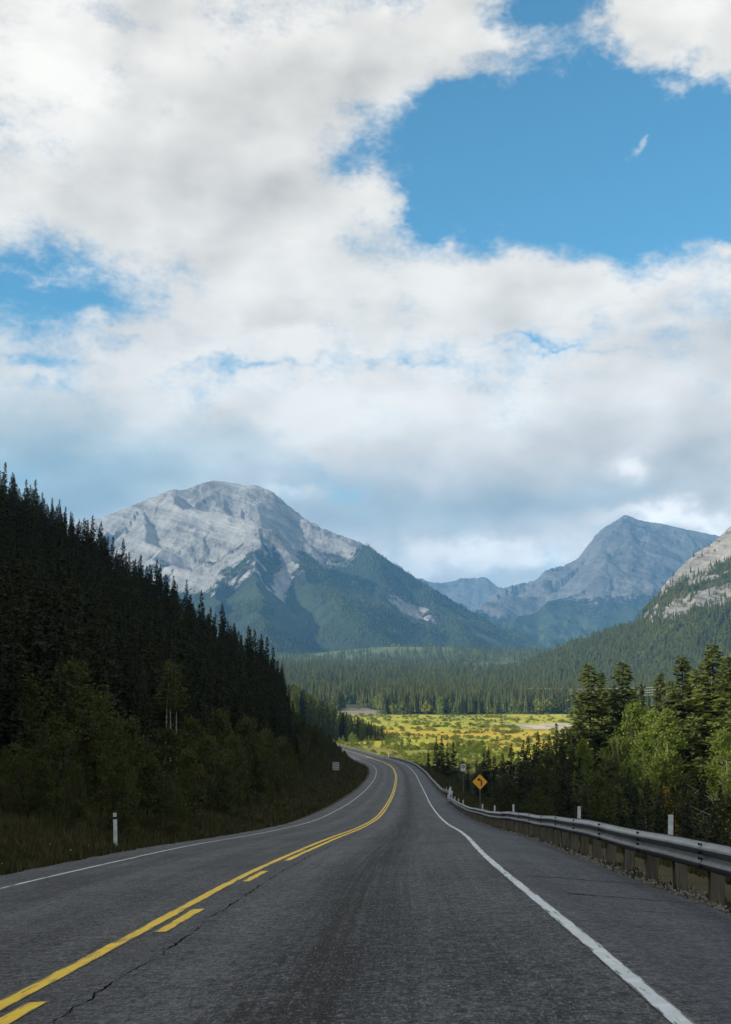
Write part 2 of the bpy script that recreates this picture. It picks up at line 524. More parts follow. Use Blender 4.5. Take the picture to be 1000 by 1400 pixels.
def mat_paint(name, c1, c2, wear=0.5):
    m, t, b = material(name, 0.62, 0.35)
    P = geo_pos(t)
    ov, dv = E(t, attr(t, 'off')), E(t, attr(t, 'dist'))
    n = noise(t, comb(t, ov * 46.0, dv * 2.2, 0.0), 1.0, 6, 0.72); n2 = noise(t, comb(t, ov * 5.0, dv * 0.8, 3.0), 1.0, 3)
    w = (n * 0.75 + n2 * 0.35)
    ed = E(t, attr(t, 'edge'))
    worn = (w - ed * 0.16 - noise(t, P, 0.7, 3).step(0.5, 0.62) * 0.05).step(wear + 0.0, wear + 0.09)
    c = mix(t, noise(t, P, 5.0, 5, 0.65).lin(0.3, 0.7), c1, c2)
    setcol(t, b, mix(t, worn * 0.86 + 0.10, (0.03, 0.031, 0.033), c))
    bump(t, b, n, 0.25, 0.004)
    return m


M_white = mat_paint('white_road_paint', (0.40, 0.45, 0.48), (0.62, 0.67, 0.70), 0.40)
M_yellow = mat_paint('yellow_road_paint', (0.60, 0.40, 0.006), (0.80, 0.54, 0.010), 0.385)
M_crack, t, b = material('crack_filler', 1.0, 0.0); setcol(t, b, (0.011, 0.011, 0.012))

# ground: colour laid out per vertex by what grows there, broken up by noise
M_ground, t, b = material('ground', 0.95, 0.1)
P = geo_pos(t)
gc = t.nodes.new('ShaderNodeAttribute'); gc.attribute_name = 'cover'
nn = noise(t, P, 0.9, 6, 0.65) * 0.5 + noise(t, P, 0.03, 6, 0.7) * 0.5
fine = noise(t, P, 7.0, 4, 0.7)
gcol = scale_col(t, gc.outputs['Color'], (nn - 0.5) * 2.2 + (fine - 0.5) * 0.8 + 1.0)
mott = noise(t, P, 0.055, 5, 0.7)
gcol = mix(t, mott.step(0.52, 0.62) * E(t, attr(t, 'scrub')), gcol, (0.10, 0.125, 0.032))
setcol(t, b, gcol)
bump(t, b, fine + noise(t, P, 1.3, 4) * 2.0, 0.6, 0.12)

# mountains
def mat_rock(name, rock1, rock2, wood1, wood2, scale, grass=(0.10, 0.13, 0.045)):
    m, t, b = material(name, 0.95, 0.1)
    P = geo_pos(t)
    rk = E(t, attr(t, 'rock')); gr = E(t, attr(t, 'grass'))
    n = noise(t, P, scale, 8, 0.68); n2 = noise(t, P, scale * 6, 5, 0.7)
    px, py, pz = xyz(t, P)
    strata = noise(t, comb(t, px * 0.12, py * 0.12, pz * 2.2 + px * 0.9), scale * 2.2, 5, 0.7)
    cr = mix(t, (n * 0.4 + n2 * 0.3 + strata * 0.5).lin(0.46, 0.74), rock1, rock2)
    cw = mix(t, (noise(t, P, scale * 24, 3, 0.7) * 0.6 + n * 0.4).lin(0.38, 0.62), wood1, wood2)
    cw = mix(t, gr * (noise(t, P, scale * 3, 5, 0.7).step(0.42, 0.58)), cw, grass)
    f = (rk + (n - 0.5) * 1.2 + (n2 - 0.5) * 1.3).step(0.36, 0.64)
    setcol(t, b, mix(t, f, cw, cr))
    bump(t, b, (n * 2.0 + n2 * 0.8 + strata) * (f * 0.8 + 0.2), 1.0, 0.10 / scale)
    return m


M_mtn = mat_rock('limestone_peak', (0.12, 0.12, 0.122), (0.42, 0.41, 0.395), (0.018, 0.028, 0.022), (0.038, 0.050, 0.030), 0.004)
M_mtn_far = mat_rock('distant_peak', (0.07, 0.07, 0.075), (0.23, 0.225, 0.22), (0.025, 0.036, 0.024), (0.05, 0.062, 0.035), 0.0032)
M_slope = mat_rock('rocky_slope', (0.10, 0.095, 0.088), (0.42, 0.40, 0.375), (0.030, 0.040, 0.020), (0.070, 0.080, 0.034), 0.02, (0.16, 0.14, 0.05))

# metal, wood, signs
M_steel, t, b = material('galvanised_steel', 0.48, 0.5)
b.inputs['Metallic'].default_value = 0.65
P = geo_pos(t)
n = noise(t, P, 3.0, 5, 0.65); n2 = noise(t, mul_col(t, P, (1, 0.15, 6)), 6.0, 4, 0.7)
setcol(t, b, mix(t, (n * 0.6 + n2 * 0.4).lin(0.35, 0.65), (0.15, 0.155, 0.16), (0.32, 0.33, 0.335)))
t.links.new((n * 0.3 + 0.35).s, b.inputs['Roughness'])
M_bolt, t, b = material('dark_bolt', 0.6, 0.3); setcol(t, b, (0.02, 0.02, 0.02))
M_post, t, b = material('weathered_timber', 0.85, 0.2)
P = geo_pos(t)
n = noise(t, mul_col(t, P, (9, 9, 0.8)), 3.0, 5, 0.65); n2 = noise(t, P, 1.6, 3)
setcol(t, b, mix(t, (n * 0.7 + n2 * 0.5).lin(0.4, 0.8), (0.055, 0.048, 0.036), (0.17, 0.152, 0.118)))
bump(t, b, n, 0.4, 0.01)
M_marker, t, b = material('white_marker', 0.6, 0.4)
P = geo_pos(t); setcol(t, b, mix(t, noise(t, P, 9, 5, 0.7).lin(0.35, 0.6), (0.42, 0.46, 0.47), (0.66, 0.70, 0.71)))
M_black, t, b = material('black_paint', 0.5, 0.4); setcol(t, b, (0.014, 0.014, 0.015))
M_signyellow, t, b = material('warning_yellow', 0.45, 0.4)
P = geo_pos(t); setcol(t, b, mix(t, noise(t, P, 4, 4), (0.78, 0.36, 0.02), (0.92, 0.46, 0.035)))
M_signwhite, t, b = material('sign_white', 0.5, 0.4)
P = geo_pos(t); setcol(t, b, mix(t, noise(t, P, 4, 4), (0.60, 0.58, 0.56), (0.75, 0.73, 0.71)))
M_signgrey, t, b = material('sign_back', 0.5, 0.4)
P = geo_pos(t); setcol(t, b, mix(t, noise(t, P, 5, 4), (0.30, 0.31, 0.31), (0.46, 0.47, 0.46)))
M_cable, t, b = material('bright_cable', 0.35, 0.6); setcol(t, b, (0.6, 0.6, 0.58))
M_grass, t, b = material('grass_blades', 0.85, 0.15)
rnd = noise(t, geo_pos(t), 0.8, 4, 0.6)
setcol(t, b, mix(t, rnd.lin(0.35, 0.65), (0.030, 0.036, 0.012), (0.070, 0.060, 0.024)))
M_flower, t, b = material('white_petals', 0.6, 0.2); setcol(t, b, (0.8, 0.8, 0.74))

# ------------------------------------------------------------------ ground sheet
th = np.concatenate([np.arange(-180, -60, 3.0), np.arange(-60, -19, 0.4), np.arange(-19, 19, 0.09), np.arange(19, 60, 0.4), np.arange(60, 180.1, 3.0)])
rr = np.concatenate([np.linspace(0.6, 3.0, 8)[:-1], np.exp(np.linspace(math.log(3.0), math.log(16000), 520))])
TH, RR = np.meshgrid(np.radians(th), rr)
GX, GY = RR * np.sin(TH), RR * np.cos(TH)
GZ = terrain(GX, GY)
go = (GX - road_x(GY)) / road_w(GY)
inroad = (go > PL + 0.15) & (go < PR - 0.15) & (GY < 756) & (GY > -78)
GZ = np.where(inroad, GZ - 0.10 - 0.0012 * np.abs(GY), GZ - 0.015)
nt, nr = len(th), len(rr)
idx = np.arange(nt * nr).reshape(nr, nt)
q = np.stack([idx[:-1, :-1], idx[:-1, 1:], idx[1:, 1:], idx[1:, :-1]], -1).reshape(-1, 4)[:, ::-1]


def ground_cover(X, Y, o):
    n = fbm(X / 9, Y / 9, 4, seed=21); nb = fbm(X / 55, Y / 140, 4, seed=23)
    col = np.empty(X.shape + (3,))
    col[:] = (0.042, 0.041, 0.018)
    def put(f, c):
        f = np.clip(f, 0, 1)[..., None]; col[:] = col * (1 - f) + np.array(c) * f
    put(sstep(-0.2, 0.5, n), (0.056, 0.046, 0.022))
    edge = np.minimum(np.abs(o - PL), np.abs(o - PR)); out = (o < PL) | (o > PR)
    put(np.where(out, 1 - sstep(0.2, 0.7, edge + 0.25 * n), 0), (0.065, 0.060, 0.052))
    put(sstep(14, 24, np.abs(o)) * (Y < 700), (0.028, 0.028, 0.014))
    # river flats
    m = sstep(400, 470, Y + 0.2 * X) * sstep(-60, -20, X + 0.02 * Y) * (1 - sstep(1230, 1290, Y + 30 * nb))
    wet = nb + 0.4 * n
    put(m, (0.38, 0.36, 0.045))
    put(m * sstep(-0.05, 0.25, wet), (0.24, 0.27, 0.05))
    band = sstep(540, 600, Y) * (1 - sstep(840, 930, Y)) * (0.55 + 0.55 * np.exp(-((Y - (810 - 0.35 * X + 60 * nb)) / 45) ** 2) + 0.35 * np.exp(-((Y - 610) / 60) ** 2))
    put(m * 0.85 * sstep(0.62, 1.05, band + 0.45 * n + 1.0 * fbm(X / 34, Y / 60, 4, 0.6, seed=27)), (0.50, 0.33, 0.05))
    gx = (X - (118 + 60 * nb)) / 42; gy = (Y - (905 + 50 * nb)) / 62
    put(m * sstep(1.1, 0.6, gx * gx + gy * gy + 0.3 * n), (0.46, 0.40, 0.32))
    gx = (X + 6) / 24; gy = (Y - 1300) / 130
    put(0.8 * sstep(1.1, 0.3, gx * gx + gy * gy + 1.3 * n + 0.6 * nb), (0.30, 0.26, 0.20))
    vg = sstep(430, 480, Y) * (1 - sstep(640, 700, Y)) * (np.abs(o) < 30)
    put(vg * 0.9, (0.21, 0.20, 0.055))
    # forest floor beyond
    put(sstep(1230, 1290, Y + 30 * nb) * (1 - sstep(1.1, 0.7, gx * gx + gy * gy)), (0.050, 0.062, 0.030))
    put(sstep(2300, 3200, Y) * sstep(-0.05, 0.2, fbm(X / 500, Y / 900, 4, seed=29)), (0.15, 0.18, 0.055))
    kn = np.exp(-((X - 130) / 300) ** 2 - ((Y - 4150) / 330) ** 2)
    put(sstep(2300, 3000, Y), (0.085, 0.105, 0.042))
    put(sstep(0.3, 0.7, kn * 0.8 + 0.8 * fbm(X / 90, Y / 160, 4, 0.6, seed=28)), (0.11, 0.14, 0.045))
    return col, m * sstep(-0.3, 0.3, nb + 0.5 * n)


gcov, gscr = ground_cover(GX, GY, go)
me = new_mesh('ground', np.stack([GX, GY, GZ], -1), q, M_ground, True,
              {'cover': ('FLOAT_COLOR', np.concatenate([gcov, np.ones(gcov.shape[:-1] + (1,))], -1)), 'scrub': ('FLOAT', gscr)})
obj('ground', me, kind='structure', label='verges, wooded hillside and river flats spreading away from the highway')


# ------------------------------------------------------------------ mountains
def ridge_mesh(name, us, ys, ridges, slope, mat, rough_amp, rough_len, rockfn, base, label, gully=1.0, warp=0.3, jitter=0.0, smooth_n=11):
    """heightfield of sharp ridges (given as 3D polylines) falling away on both sides, carved by gullies"""
    U, Yg = np.meshgrid(np.asarray(us, float), np.asarray(ys, float))
    X = (U - 500) / F * Yg
    H = np.full(X.shape, -1e9); ALONG = np.zeros(X.shape); DIST = np.zeros(X.shape); run = 0.0
    wx = fbm(X / (rough_len * 1.6), Yg / (rough_len * 1.6), 4, seed=41) * rough_len * warp
    wy = fbm(X / (rough_len * 1.6), Yg / (rough_len * 1.6), 4, seed=47) * rough_len * warp
    Xw, Yw = X + wx, Yg + wy
    for rd in ridges:
        sl = rd.get('slope', slope); pts = [at(*p) for p in rd['pts']]
        for (ax, ay, az_), (bx, by, bz) in zip(pts[:-1], pts[1:]):
            ex, ey = bx - ax, by - ay; L2 = ex * ex + ey * ey + 1e-6
            t = np.clip(((Xw - ax) * ex + (Yw - ay) * ey) / L2, 0, 1)
            dd = np.hypot(Xw - ax - t * ex, Yw - ay - t * ey)
            side = np.sign((Xw - ax) * ey - (Yw - ay) * ex)
            s_ = np.where(side > 0, sl[0], sl[1])
            h = az_ + t * (bz - az_) - s_ * dd * (1 - 0.22 * np.clip(dd / 2500.0, 0, 1))
            up_ = h > H
            ALONG = np.where(up_, run + t * math.sqrt(L2) + side * 7777, ALONG); DIST = np.where(up_, dd, DIST); run += math.sqrt(L2)
            H = np.maximum(H, h)
    top = sstep(base + 30, base + 500, H)
    rg = fbm(X / rough_len, Yg / rough_len, 6, 0.52, seed=53, ridged=True)
    rib = fbm(ALONG / (rough_len * .42) + 0.25 * wx / rough_len, DIST / (rough_len * 3.0), 4, 0.5, seed=57, ridged=True)
    H = H + rough_amp * 0.75 * (rib - 0.3) * sstep(0, rough_len * 0.8, DIST) * gully
    H = H + 0.5 * rough_amp * (0.35 + 0.65 * sstep(0, 320, DIST)) * (rg - 0.35) * (0.35 + 0.65 * top) * gully + rough_amp * 0.30 * (0.3 + 0.7 * sstep(0, 320, DIST)) * fbm(X / (rough_len * .22), Yg / (rough_len * .22), 5, 0.6, seed=59)
    # lift or lower each bearing so that its skyline stands where the main crest puts it
    sky_t = np.array([(lambda p: (p[0] / p[1], p[2] / p[1]))(at(*p)) for p in ridges[0]['pts']])
    tb = (np.asarray(us, float) - 500) / F
    want = np.interp(tb, sky_t[:, 0], sky_t[:, 1]) + jitter * fbm(tb * 70, tb * 0 + 4.4, 4, 0.6, seed=77) / F * 1.6
    have = (H / Yg).max(0)
    ratio = np.clip((want - base * 0.3 / Yg.mean()) / np.maximum(have - base * 0.3 / Yg.mean(), 1e-3), 0.6, 1.6)
    kern = np.hanning(smooth_n + 2)[1:-1]; kern /= kern.sum()
    ratio = np.convolve(np.pad(ratio, smooth_n // 2, 'edge'), kern, 'valid')
    H = base * 0.3 + (H - base * 0.3) * ratio[None, :len(us)]
    gx = np.gradient(H, axis=1) / np.gradient(X, axis=1); gy = np.gradient(H, axis=0) / np.gradient(Yg, axis=0)
    steep = np.hypot(gx, gy)
    rock, grass = rockfn(X, Yg, H, U, steep, rib)
    n0, n1_ = X.shape
    ii = np.arange(n0 * n1_).reshape(n0, n1_)
    qq = np.stack([ii[:-1, :-1], ii[:-1, 1:], ii[1:, 1:], ii[1:, :-1]], -1).reshape(-1, 4)
    floor_ = terrain(X, Yg)
    keep = (H > floor_ - 40).ravel()
    qq = qq[keep[qq].any(1)]
    used = np.unique(qq); remap = np.zeros(n0 * n1_, np.int64); remap[used] = np.arange(len(used))
    V = np.stack([X, Yg, np.maximum(H, floor_ - 60)], -1).reshape(-1, 3)[used]
    me = new_mesh(name, V, remap[qq], mat, True, {'rock': ('FLOAT', rock.ravel()[used]), 'grass': ('FLOAT', grass.ravel()[used])})
    obj(name, me, kind='structure', label=label)
    return X, Yg, H, rock, U


def rock_m1(X, Y, H, U, st, rg):
    line = np.interp(U, [0, 150, 260, 330, 400, 440, 480, 540, 600], [430, 470, 500, 540, 560, 640, 690, 900, 1200]) + 90 * fbm(X / 500, Y / 500, 4, seed=61)
    r = sstep(-300, 190, H - line - 150 * (rg - 0.3)) * 0.92 + 0.06
    chute = np.exp(-((U - (388 + 14 * fbm(X / 300, Y / 300, 3, seed=62))) / 12) ** 2) * sstep(300, 420, H)
    knob = np.exp(-((U - 268) / 34) ** 2 - ((H - 440) / 75) ** 2)
    scar = 0.75 * np.exp(-((U - 545 - (400 - H) * 0.32) / 30) ** 2) * np.exp(-((H - 330) / 110) ** 2)
    r = np.clip(r + 0.8 * chute + 1.0 * knob + scar * sstep(-0.1, 0.5, rg), 0, 1)
    g = sstep(520, 300, H) * sstep(0.0, 0.45, fbm(X / 700, Y / 700, 4, seed=63)) * 0.25
    return r, g


R1 = [
    dict(slope=(0.85, 0.62), pts=[(20, 740, 7300), (80, 722, 7200), (130, 711, 7000), (165, 698, 6950), (200, 683, 6900), (240, 668, 6850), (250, 671, 6850),
                                  (270, 663, 6900), (290, 657, 6950), (312, 659, 6950), (335, 664, 6950), (352, 663, 6950), (375, 674, 6900), (398, 694, 6850), (420, 711, 6800),
                                  (450, 726, 6750), (480, 737, 6700), (500, 744, 6650), (530, 765, 6500), (560, 785, 6400), (600, 809, 6200),
                                  (650, 839, 6000), (700, 867, 5700), (755, 892, 5400), (800, 908, 5200)]),
    dict(slope=(1.1, 0.75), pts=[(245, 671, 6850), (256, 680, 6650), (266, 697, 6450), (298, 698, 6300), (325, 709, 6200), (350, 722, 6050), (372, 719, 5950),
                                 (392, 737, 5850), (415, 758, 5700), (436, 778, 5550), (470, 812, 5250), (500, 850, 4900)]),
    dict(slope=(0.9, 0.7), pts=[(200, 685, 6900), (208, 712, 6500), (218, 742, 6150), (232, 772, 5800), (262, 779, 5650), (292, 790, 5450), (300, 820, 5200), (320, 860, 4800)]),
    dict(slope=(0.8, 0.8), pts=[(350, 722, 6050), (352, 755, 5700), (356, 790, 5350), (362, 830, 5000), (372, 875, 4500)]),
    dict(slope=(0.75, 0.75), pts=[(130, 712, 7000), (128, 742, 6500), (120, 790, 5900), (110, 850, 5200)]),
    dict(slope=(0.6, 0.6), pts=[(500, 745, 6650), (512, 790, 6200), (528, 830, 5700), (540, 868, 5200), (550, 893, 4700)]),
    dict(slope=(0.55, 0.6), pts=[(600, 810, 6200), (612, 845, 5800), (630, 880, 5300)]),
]
m1 = ridge_mesh('mountain', np.linspace(-60, 860, 560), np.linspace(4200, 8200, 330), R1, (0.7, 0.7), M_mtn, 110, 430, rock_m1, 100,
                'broad grey limestone mountain with forested lower slopes')


def rock_m2(X, Y, H, U, st, rg):
    r = sstep(330, 680, H + 180 * fbm(X / 900, Y / 900, 4, seed=71)) * 0.9
    r = np.clip(r + 0.9 * np.exp(-((U - 712) / 26) ** 2 - ((H - 510) / 90) ** 2), 0, 1)
    return r, sstep(530, 260, H) * 0.6


R2 = [dict(slope=(0.75, 0.62), pts=[(640, 845, 8800), (672, 815, 9000), (690, 803, 9200), (715, 797, 9340), (735, 793, 9470), (745, 779, 9600), (770, 774, 9740), (790, 764, 9800), (805, 744, 9940), (820, 725, 10000), (845, 710, 10000),
                                   (858, 703, 10000), (872, 711, 10000), (905, 716, 10000), (930, 722, 10000), (975, 731, 10000), (1040, 745, 10000)]),
      dict(slope=(0.8, 0.55), pts=[(858, 704, 10000), (838, 735, 9470), (815, 765, 9000), (780, 795, 8540), (740, 815, 8200), (708, 830, 8000), (690, 856, 7670)]),
      dict(slope=(0.7, 0.55), pts=[(905, 716, 10000), (890, 760, 9340), (865, 800, 8800), (835, 835, 8270), (800, 872, 7740)])]
ridge_mesh('mountain', np.linspace(600, 1080, 300), np.linspace(7400, 11400, 260), R2, (0.7, 0.7), M_mtn_far, 120, 620, rock_m2, 240,
           'tall hazy blue pointed mountain at the end of the valley')
R3 = [dict(slope=(0.7, 0.7), pts=[(545, 800, 12900), (573, 790, 12900), (588, 796, 12900), (605, 797, 12900), (622, 794, 12900), (634, 790, 12900), (648, 791, 12900), (655, 789, 12900), (661, 791, 12900),
                                  (666, 788, 12900), (671, 795, 12900), (682, 803, 12900), (720, 806, 12900), (760, 815, 12900)])]
ridge_mesh('mountain', np.linspace(500, 800, 200), np.linspace(11600, 13900, 120), R3, (0.7, 0.7), M_mtn_far, 60, 600, rock_m2, 250,
           'low jagged hazy peaks in the gap between the big mountains')


def rock_m4(X, Y, H, U, st, rg):
    n = fbm(X / 70, Y / 70, 5, seed=81)
    up = np.interp(U, [690, 850, 920, 1000, 1150], [999, 95, 110, 135, 180])
    r = 0.95 * sstep(-25, 35, H - up + 34 * n)
    strip = 0.8 * np.exp(-((H - np.interp(U, [850, 1000, 1150], [135, 195, 260]) + 30 * n) / 16) ** 2)
    return np.clip(r - strip, 0, 1) * sstep(835, 875, U), 0.8 * sstep(0.1, 0.35, fbm(X / 120, Y / 120, 4, seed=83))


R4 = [dict(slope=(0.62, 0.7), pts=[(660, 958, 1950), (690, 945, 2000), (700, 930, 2030), (720, 916, 2080), (760, 898, 2200), (800, 888, 2330), (840, 876, 2440), (868, 853, 2500), (890, 826, 2520), (910, 797, 2540), (930, 777, 2550),
                                   (950, 757, 2570), (975, 742, 2580), (1000, 719, 2600), (1060, 675, 2640), (1150, 630, 2700), (1300, 600, 2700)])]
m4 = ridge_mesh('mountain', np.linspace(640, 1300, 420), np.linspace(1450, 3300, 260), R4, (0.62, 0.7), M_slope, 26, 150, rock_m4, -20,
                'steep near valley side with pale rock bands above dense forest')

# ------------------------------------------------------------------ road
ys = np.concatenate([np.arange(-40, 60, 0.5), np.arange(60, 200, 1.0), np.arange(200, 756, 2.0)])


def strip_mesh(name, ys, o_list, up, mat, thick=0.0, attrs=True, jag=0.0):
    O = np.asarray(o_list, float)[None, :] + np.zeros((len(ys), 1))
    if jag: 
        O[:, 0] += jag * fbm(ys / 0.9, ys * 0 + 2.2, 4, seed=5); O[:, -1] += jag * fbm(ys / 0.9, ys * 0 + 7.9, 4, seed=6)
    Yg = np.repeat(ys[:, None], O.shape[1], 1)
    X = road_x(Yg) + O * road_w(Yg); Z = surf(O, Yg) + up
    n0, n1_ = O.shape
    V = np.stack([X, Yg, Z], -1).reshape(-1, 3)
    ii = np.arange(n0 * n1_).reshape(n0, n1_)
    qq = np.stack([ii[:-1, :-1], ii[:-1, 1:], ii[1:, 1:], ii[1:, :-1]], -1).reshape(-1, 4)
    ed = np.zeros((n0, n1_)); ed[:, 0] = 1; ed[:, -1] = 1
    if n1_ == 2: ed[:] = 0.5
    a = {'off': ('FLOAT', O.ravel()), 'dist': ('FLOAT', Yg.ravel()), 'edge': ('FLOAT', ed.ravel())}
    return new_mesh(name, V, qq, mat, True, a)


offs = np.concatenate([[PL - 0.35, PL + 0.02], np.linspace(PL + 0.25, 3.55, 20), [3.9, 4.4, PR - 0.25], [PR - 0.02, PR + 0.35]])
me = strip_mesh('road', ys, offs, 0.0, M_road)
vv = np.empty(len(me.vertices) * 3, np.float32); me.vertices.foreach_get('co', vv); vv = vv.reshape(-1, len(offs), 3)
vv[:, 0, 2] -= 0.35; vv[:, -1, 2] -= 0.35
wob = 0.16 * fbm(vv[:, 1, 1] / 2.0, vv[:, 1, 1] * 0, 4, seed=15)
vv[:, 0, 0] += wob; vv[:, 1, 0] += wob; vv[:, 2, 0] += wob * 0.3
wob = 0.10 * fbm(vv[:, 1, 1] / 2.0, vv[:, 1, 1] * 0 + 5.5, 4, seed=16)
vv[:, -1, 0] += wob; vv[:, -2, 0] += wob; vv[:, -3, 0] += wob * 0.3
road_lift = 0.005
me.vertices.foreach_set('co', vv.ravel()); me.update()
road = obj('road', me, kind='structure', label='grey two lane asphalt highway curving left down the valley')


def marking(name, o0, o1, y0, y1, mat, up=road_lift, n=5, jag=0.0):
    if y0 > 25: up = up + 0.006
    a = np.concatenate([ys[(ys > y0) & (ys < y1)]]); a = np.concatenate([[y0], a, [y1]])
    if y1 - y0 < 15 or y1 <= 60: a = np.arange(y0, y1 + 1e-6, 0.12)
    return obj(name, strip_mesh(name, a, np.linspace(o0, o1, n), up, mat, jag=jag), road)


fine_y = 0
# markings are laid in lengths, finely stepped close to the camera
for o0, o1, mt in ((3.66, 3.765, M_white), (-3.76, -3.655, M_white), (-0.07, 0.07, M_yellow)):
    nm = 'edge_line' if mt is M_white else 'centre_line'
    marking(nm, o0, o1, -12, 30, mt, jag=0.006)
    marking(nm, o0, o1, 30, 740 if mt is M_white else 700, mt)
DASH = [(6.3, 8.3), (12.2, 14.5), (18.8, 21.3), (24.5, 59.9)]
for y0, y1 in DASH:
    marking('centre_dash', 0.145, 0.275, y0, y1, M_yellow, jag=0.012)
marking('centre_dash', 0.145, 0.275, 59.9, 420.0, M_yellow)

# the open seam beside the centre line and cross cracks on the shoulder
a = np.arange(3.0, 44, 0.05)
seam = 0.52 + 0.07 * fbm(a / 3.0, a * 0, 4, 0.6, seed=31) + 0.05 * fbm(a / 0.35, a * 0 + 3, 3, 0.6, seed=32)
wd = 0.0012 + 0.017 * np.clip(fbm(a / 0.9, a * 0 + 9, 4, 0.6, seed=33) + 0.22, 0, 1)
def ribbon(name, O0, O1, Yv, up):
    Y2 = np.stack([Yv, Yv], 1); O = np.stack([O0, O1], 1)
    X = road_x(Y2) + O * road_w(Y2); Z = surf(O, Y2) + up
    ii = np.arange(len(Yv) * 2).reshape(-1, 2)
    qq = np.stack([ii[:-1, 0], ii[:-1, 1], ii[1:, 1], ii[1:, 0]], -1)
    return new_mesh(name, np.stack([X, Y2, Z], -1), qq, M_crack)
obj('seam_crack', ribbon('seam_crack', seam - wd, seam + wd, a, 0.004), road)
for yc, oa, ob, w_ in ((16.9, 3.95, 5.4, 0.035), (14.2, 4.1, 5.5, 0.025), (20.5, 3.9, 5.5, 0.02), (12.6, 4.2, 5.3, 0.012), (29.0, 3.9, 5.5, 0.025), (11.0, 4.3, 5.4, 0.010)):
    o_ = np.linspace(oa, ob, 50)
    yv = yc + 0.06 * fbm(o_ / 0.5, o_ * 0 + yc, 4, seed=35) + 0.04 * (o_ - oa)
    ww = w_ * (0.5 + np.abs(fbm(o_ / 0.3, o_ * 0 + yc * 2, 3, seed=36)))
    Y2 = np.stack([yv - ww, yv + ww], 1); O = np.stack([o_, o_], 1)
    X = road_x(Y2) + O * road_w(Y2); Z = surf(O, Y2) + 0.004
    ii = np.arange(len(o_) * 2).reshape(-1, 2)
    obj('shoulder_crack', new_mesh('shoulder_crack', np.stack([X, Y2, Z], -1), np.stack([ii[:-1, 0], ii[1:, 0], ii[1:, 1], ii[:-1, 1]], -1), M_crack), road)

# ------------------------------------------------------------------ guardrails
prof = [(0.00, 0.155), (0.012, 0.150), (-0.020, 0.120), (-0.068, 0.095), (-0.080, 0.075), (-0.068, 0.055), (-0.012, 0.020), (0.0, 0.0),
        (-0.012, -0.020), (-0.068, -0.055), (-0.080, -0.075), (-0.068, -0.095), (-0.020, -0.120), (0.012, -0.150), (0.0, -0.155)]
TH_ = 0.006


def rail_xyz(y, base_o, wob):
    o = base_o(y); g = float(terrain(road_x(y) + o * road_w(y), y))
    zt = float(surf(min(o, PR), y))
    return float(road_x(y) + o * road_w(y)), zt, g


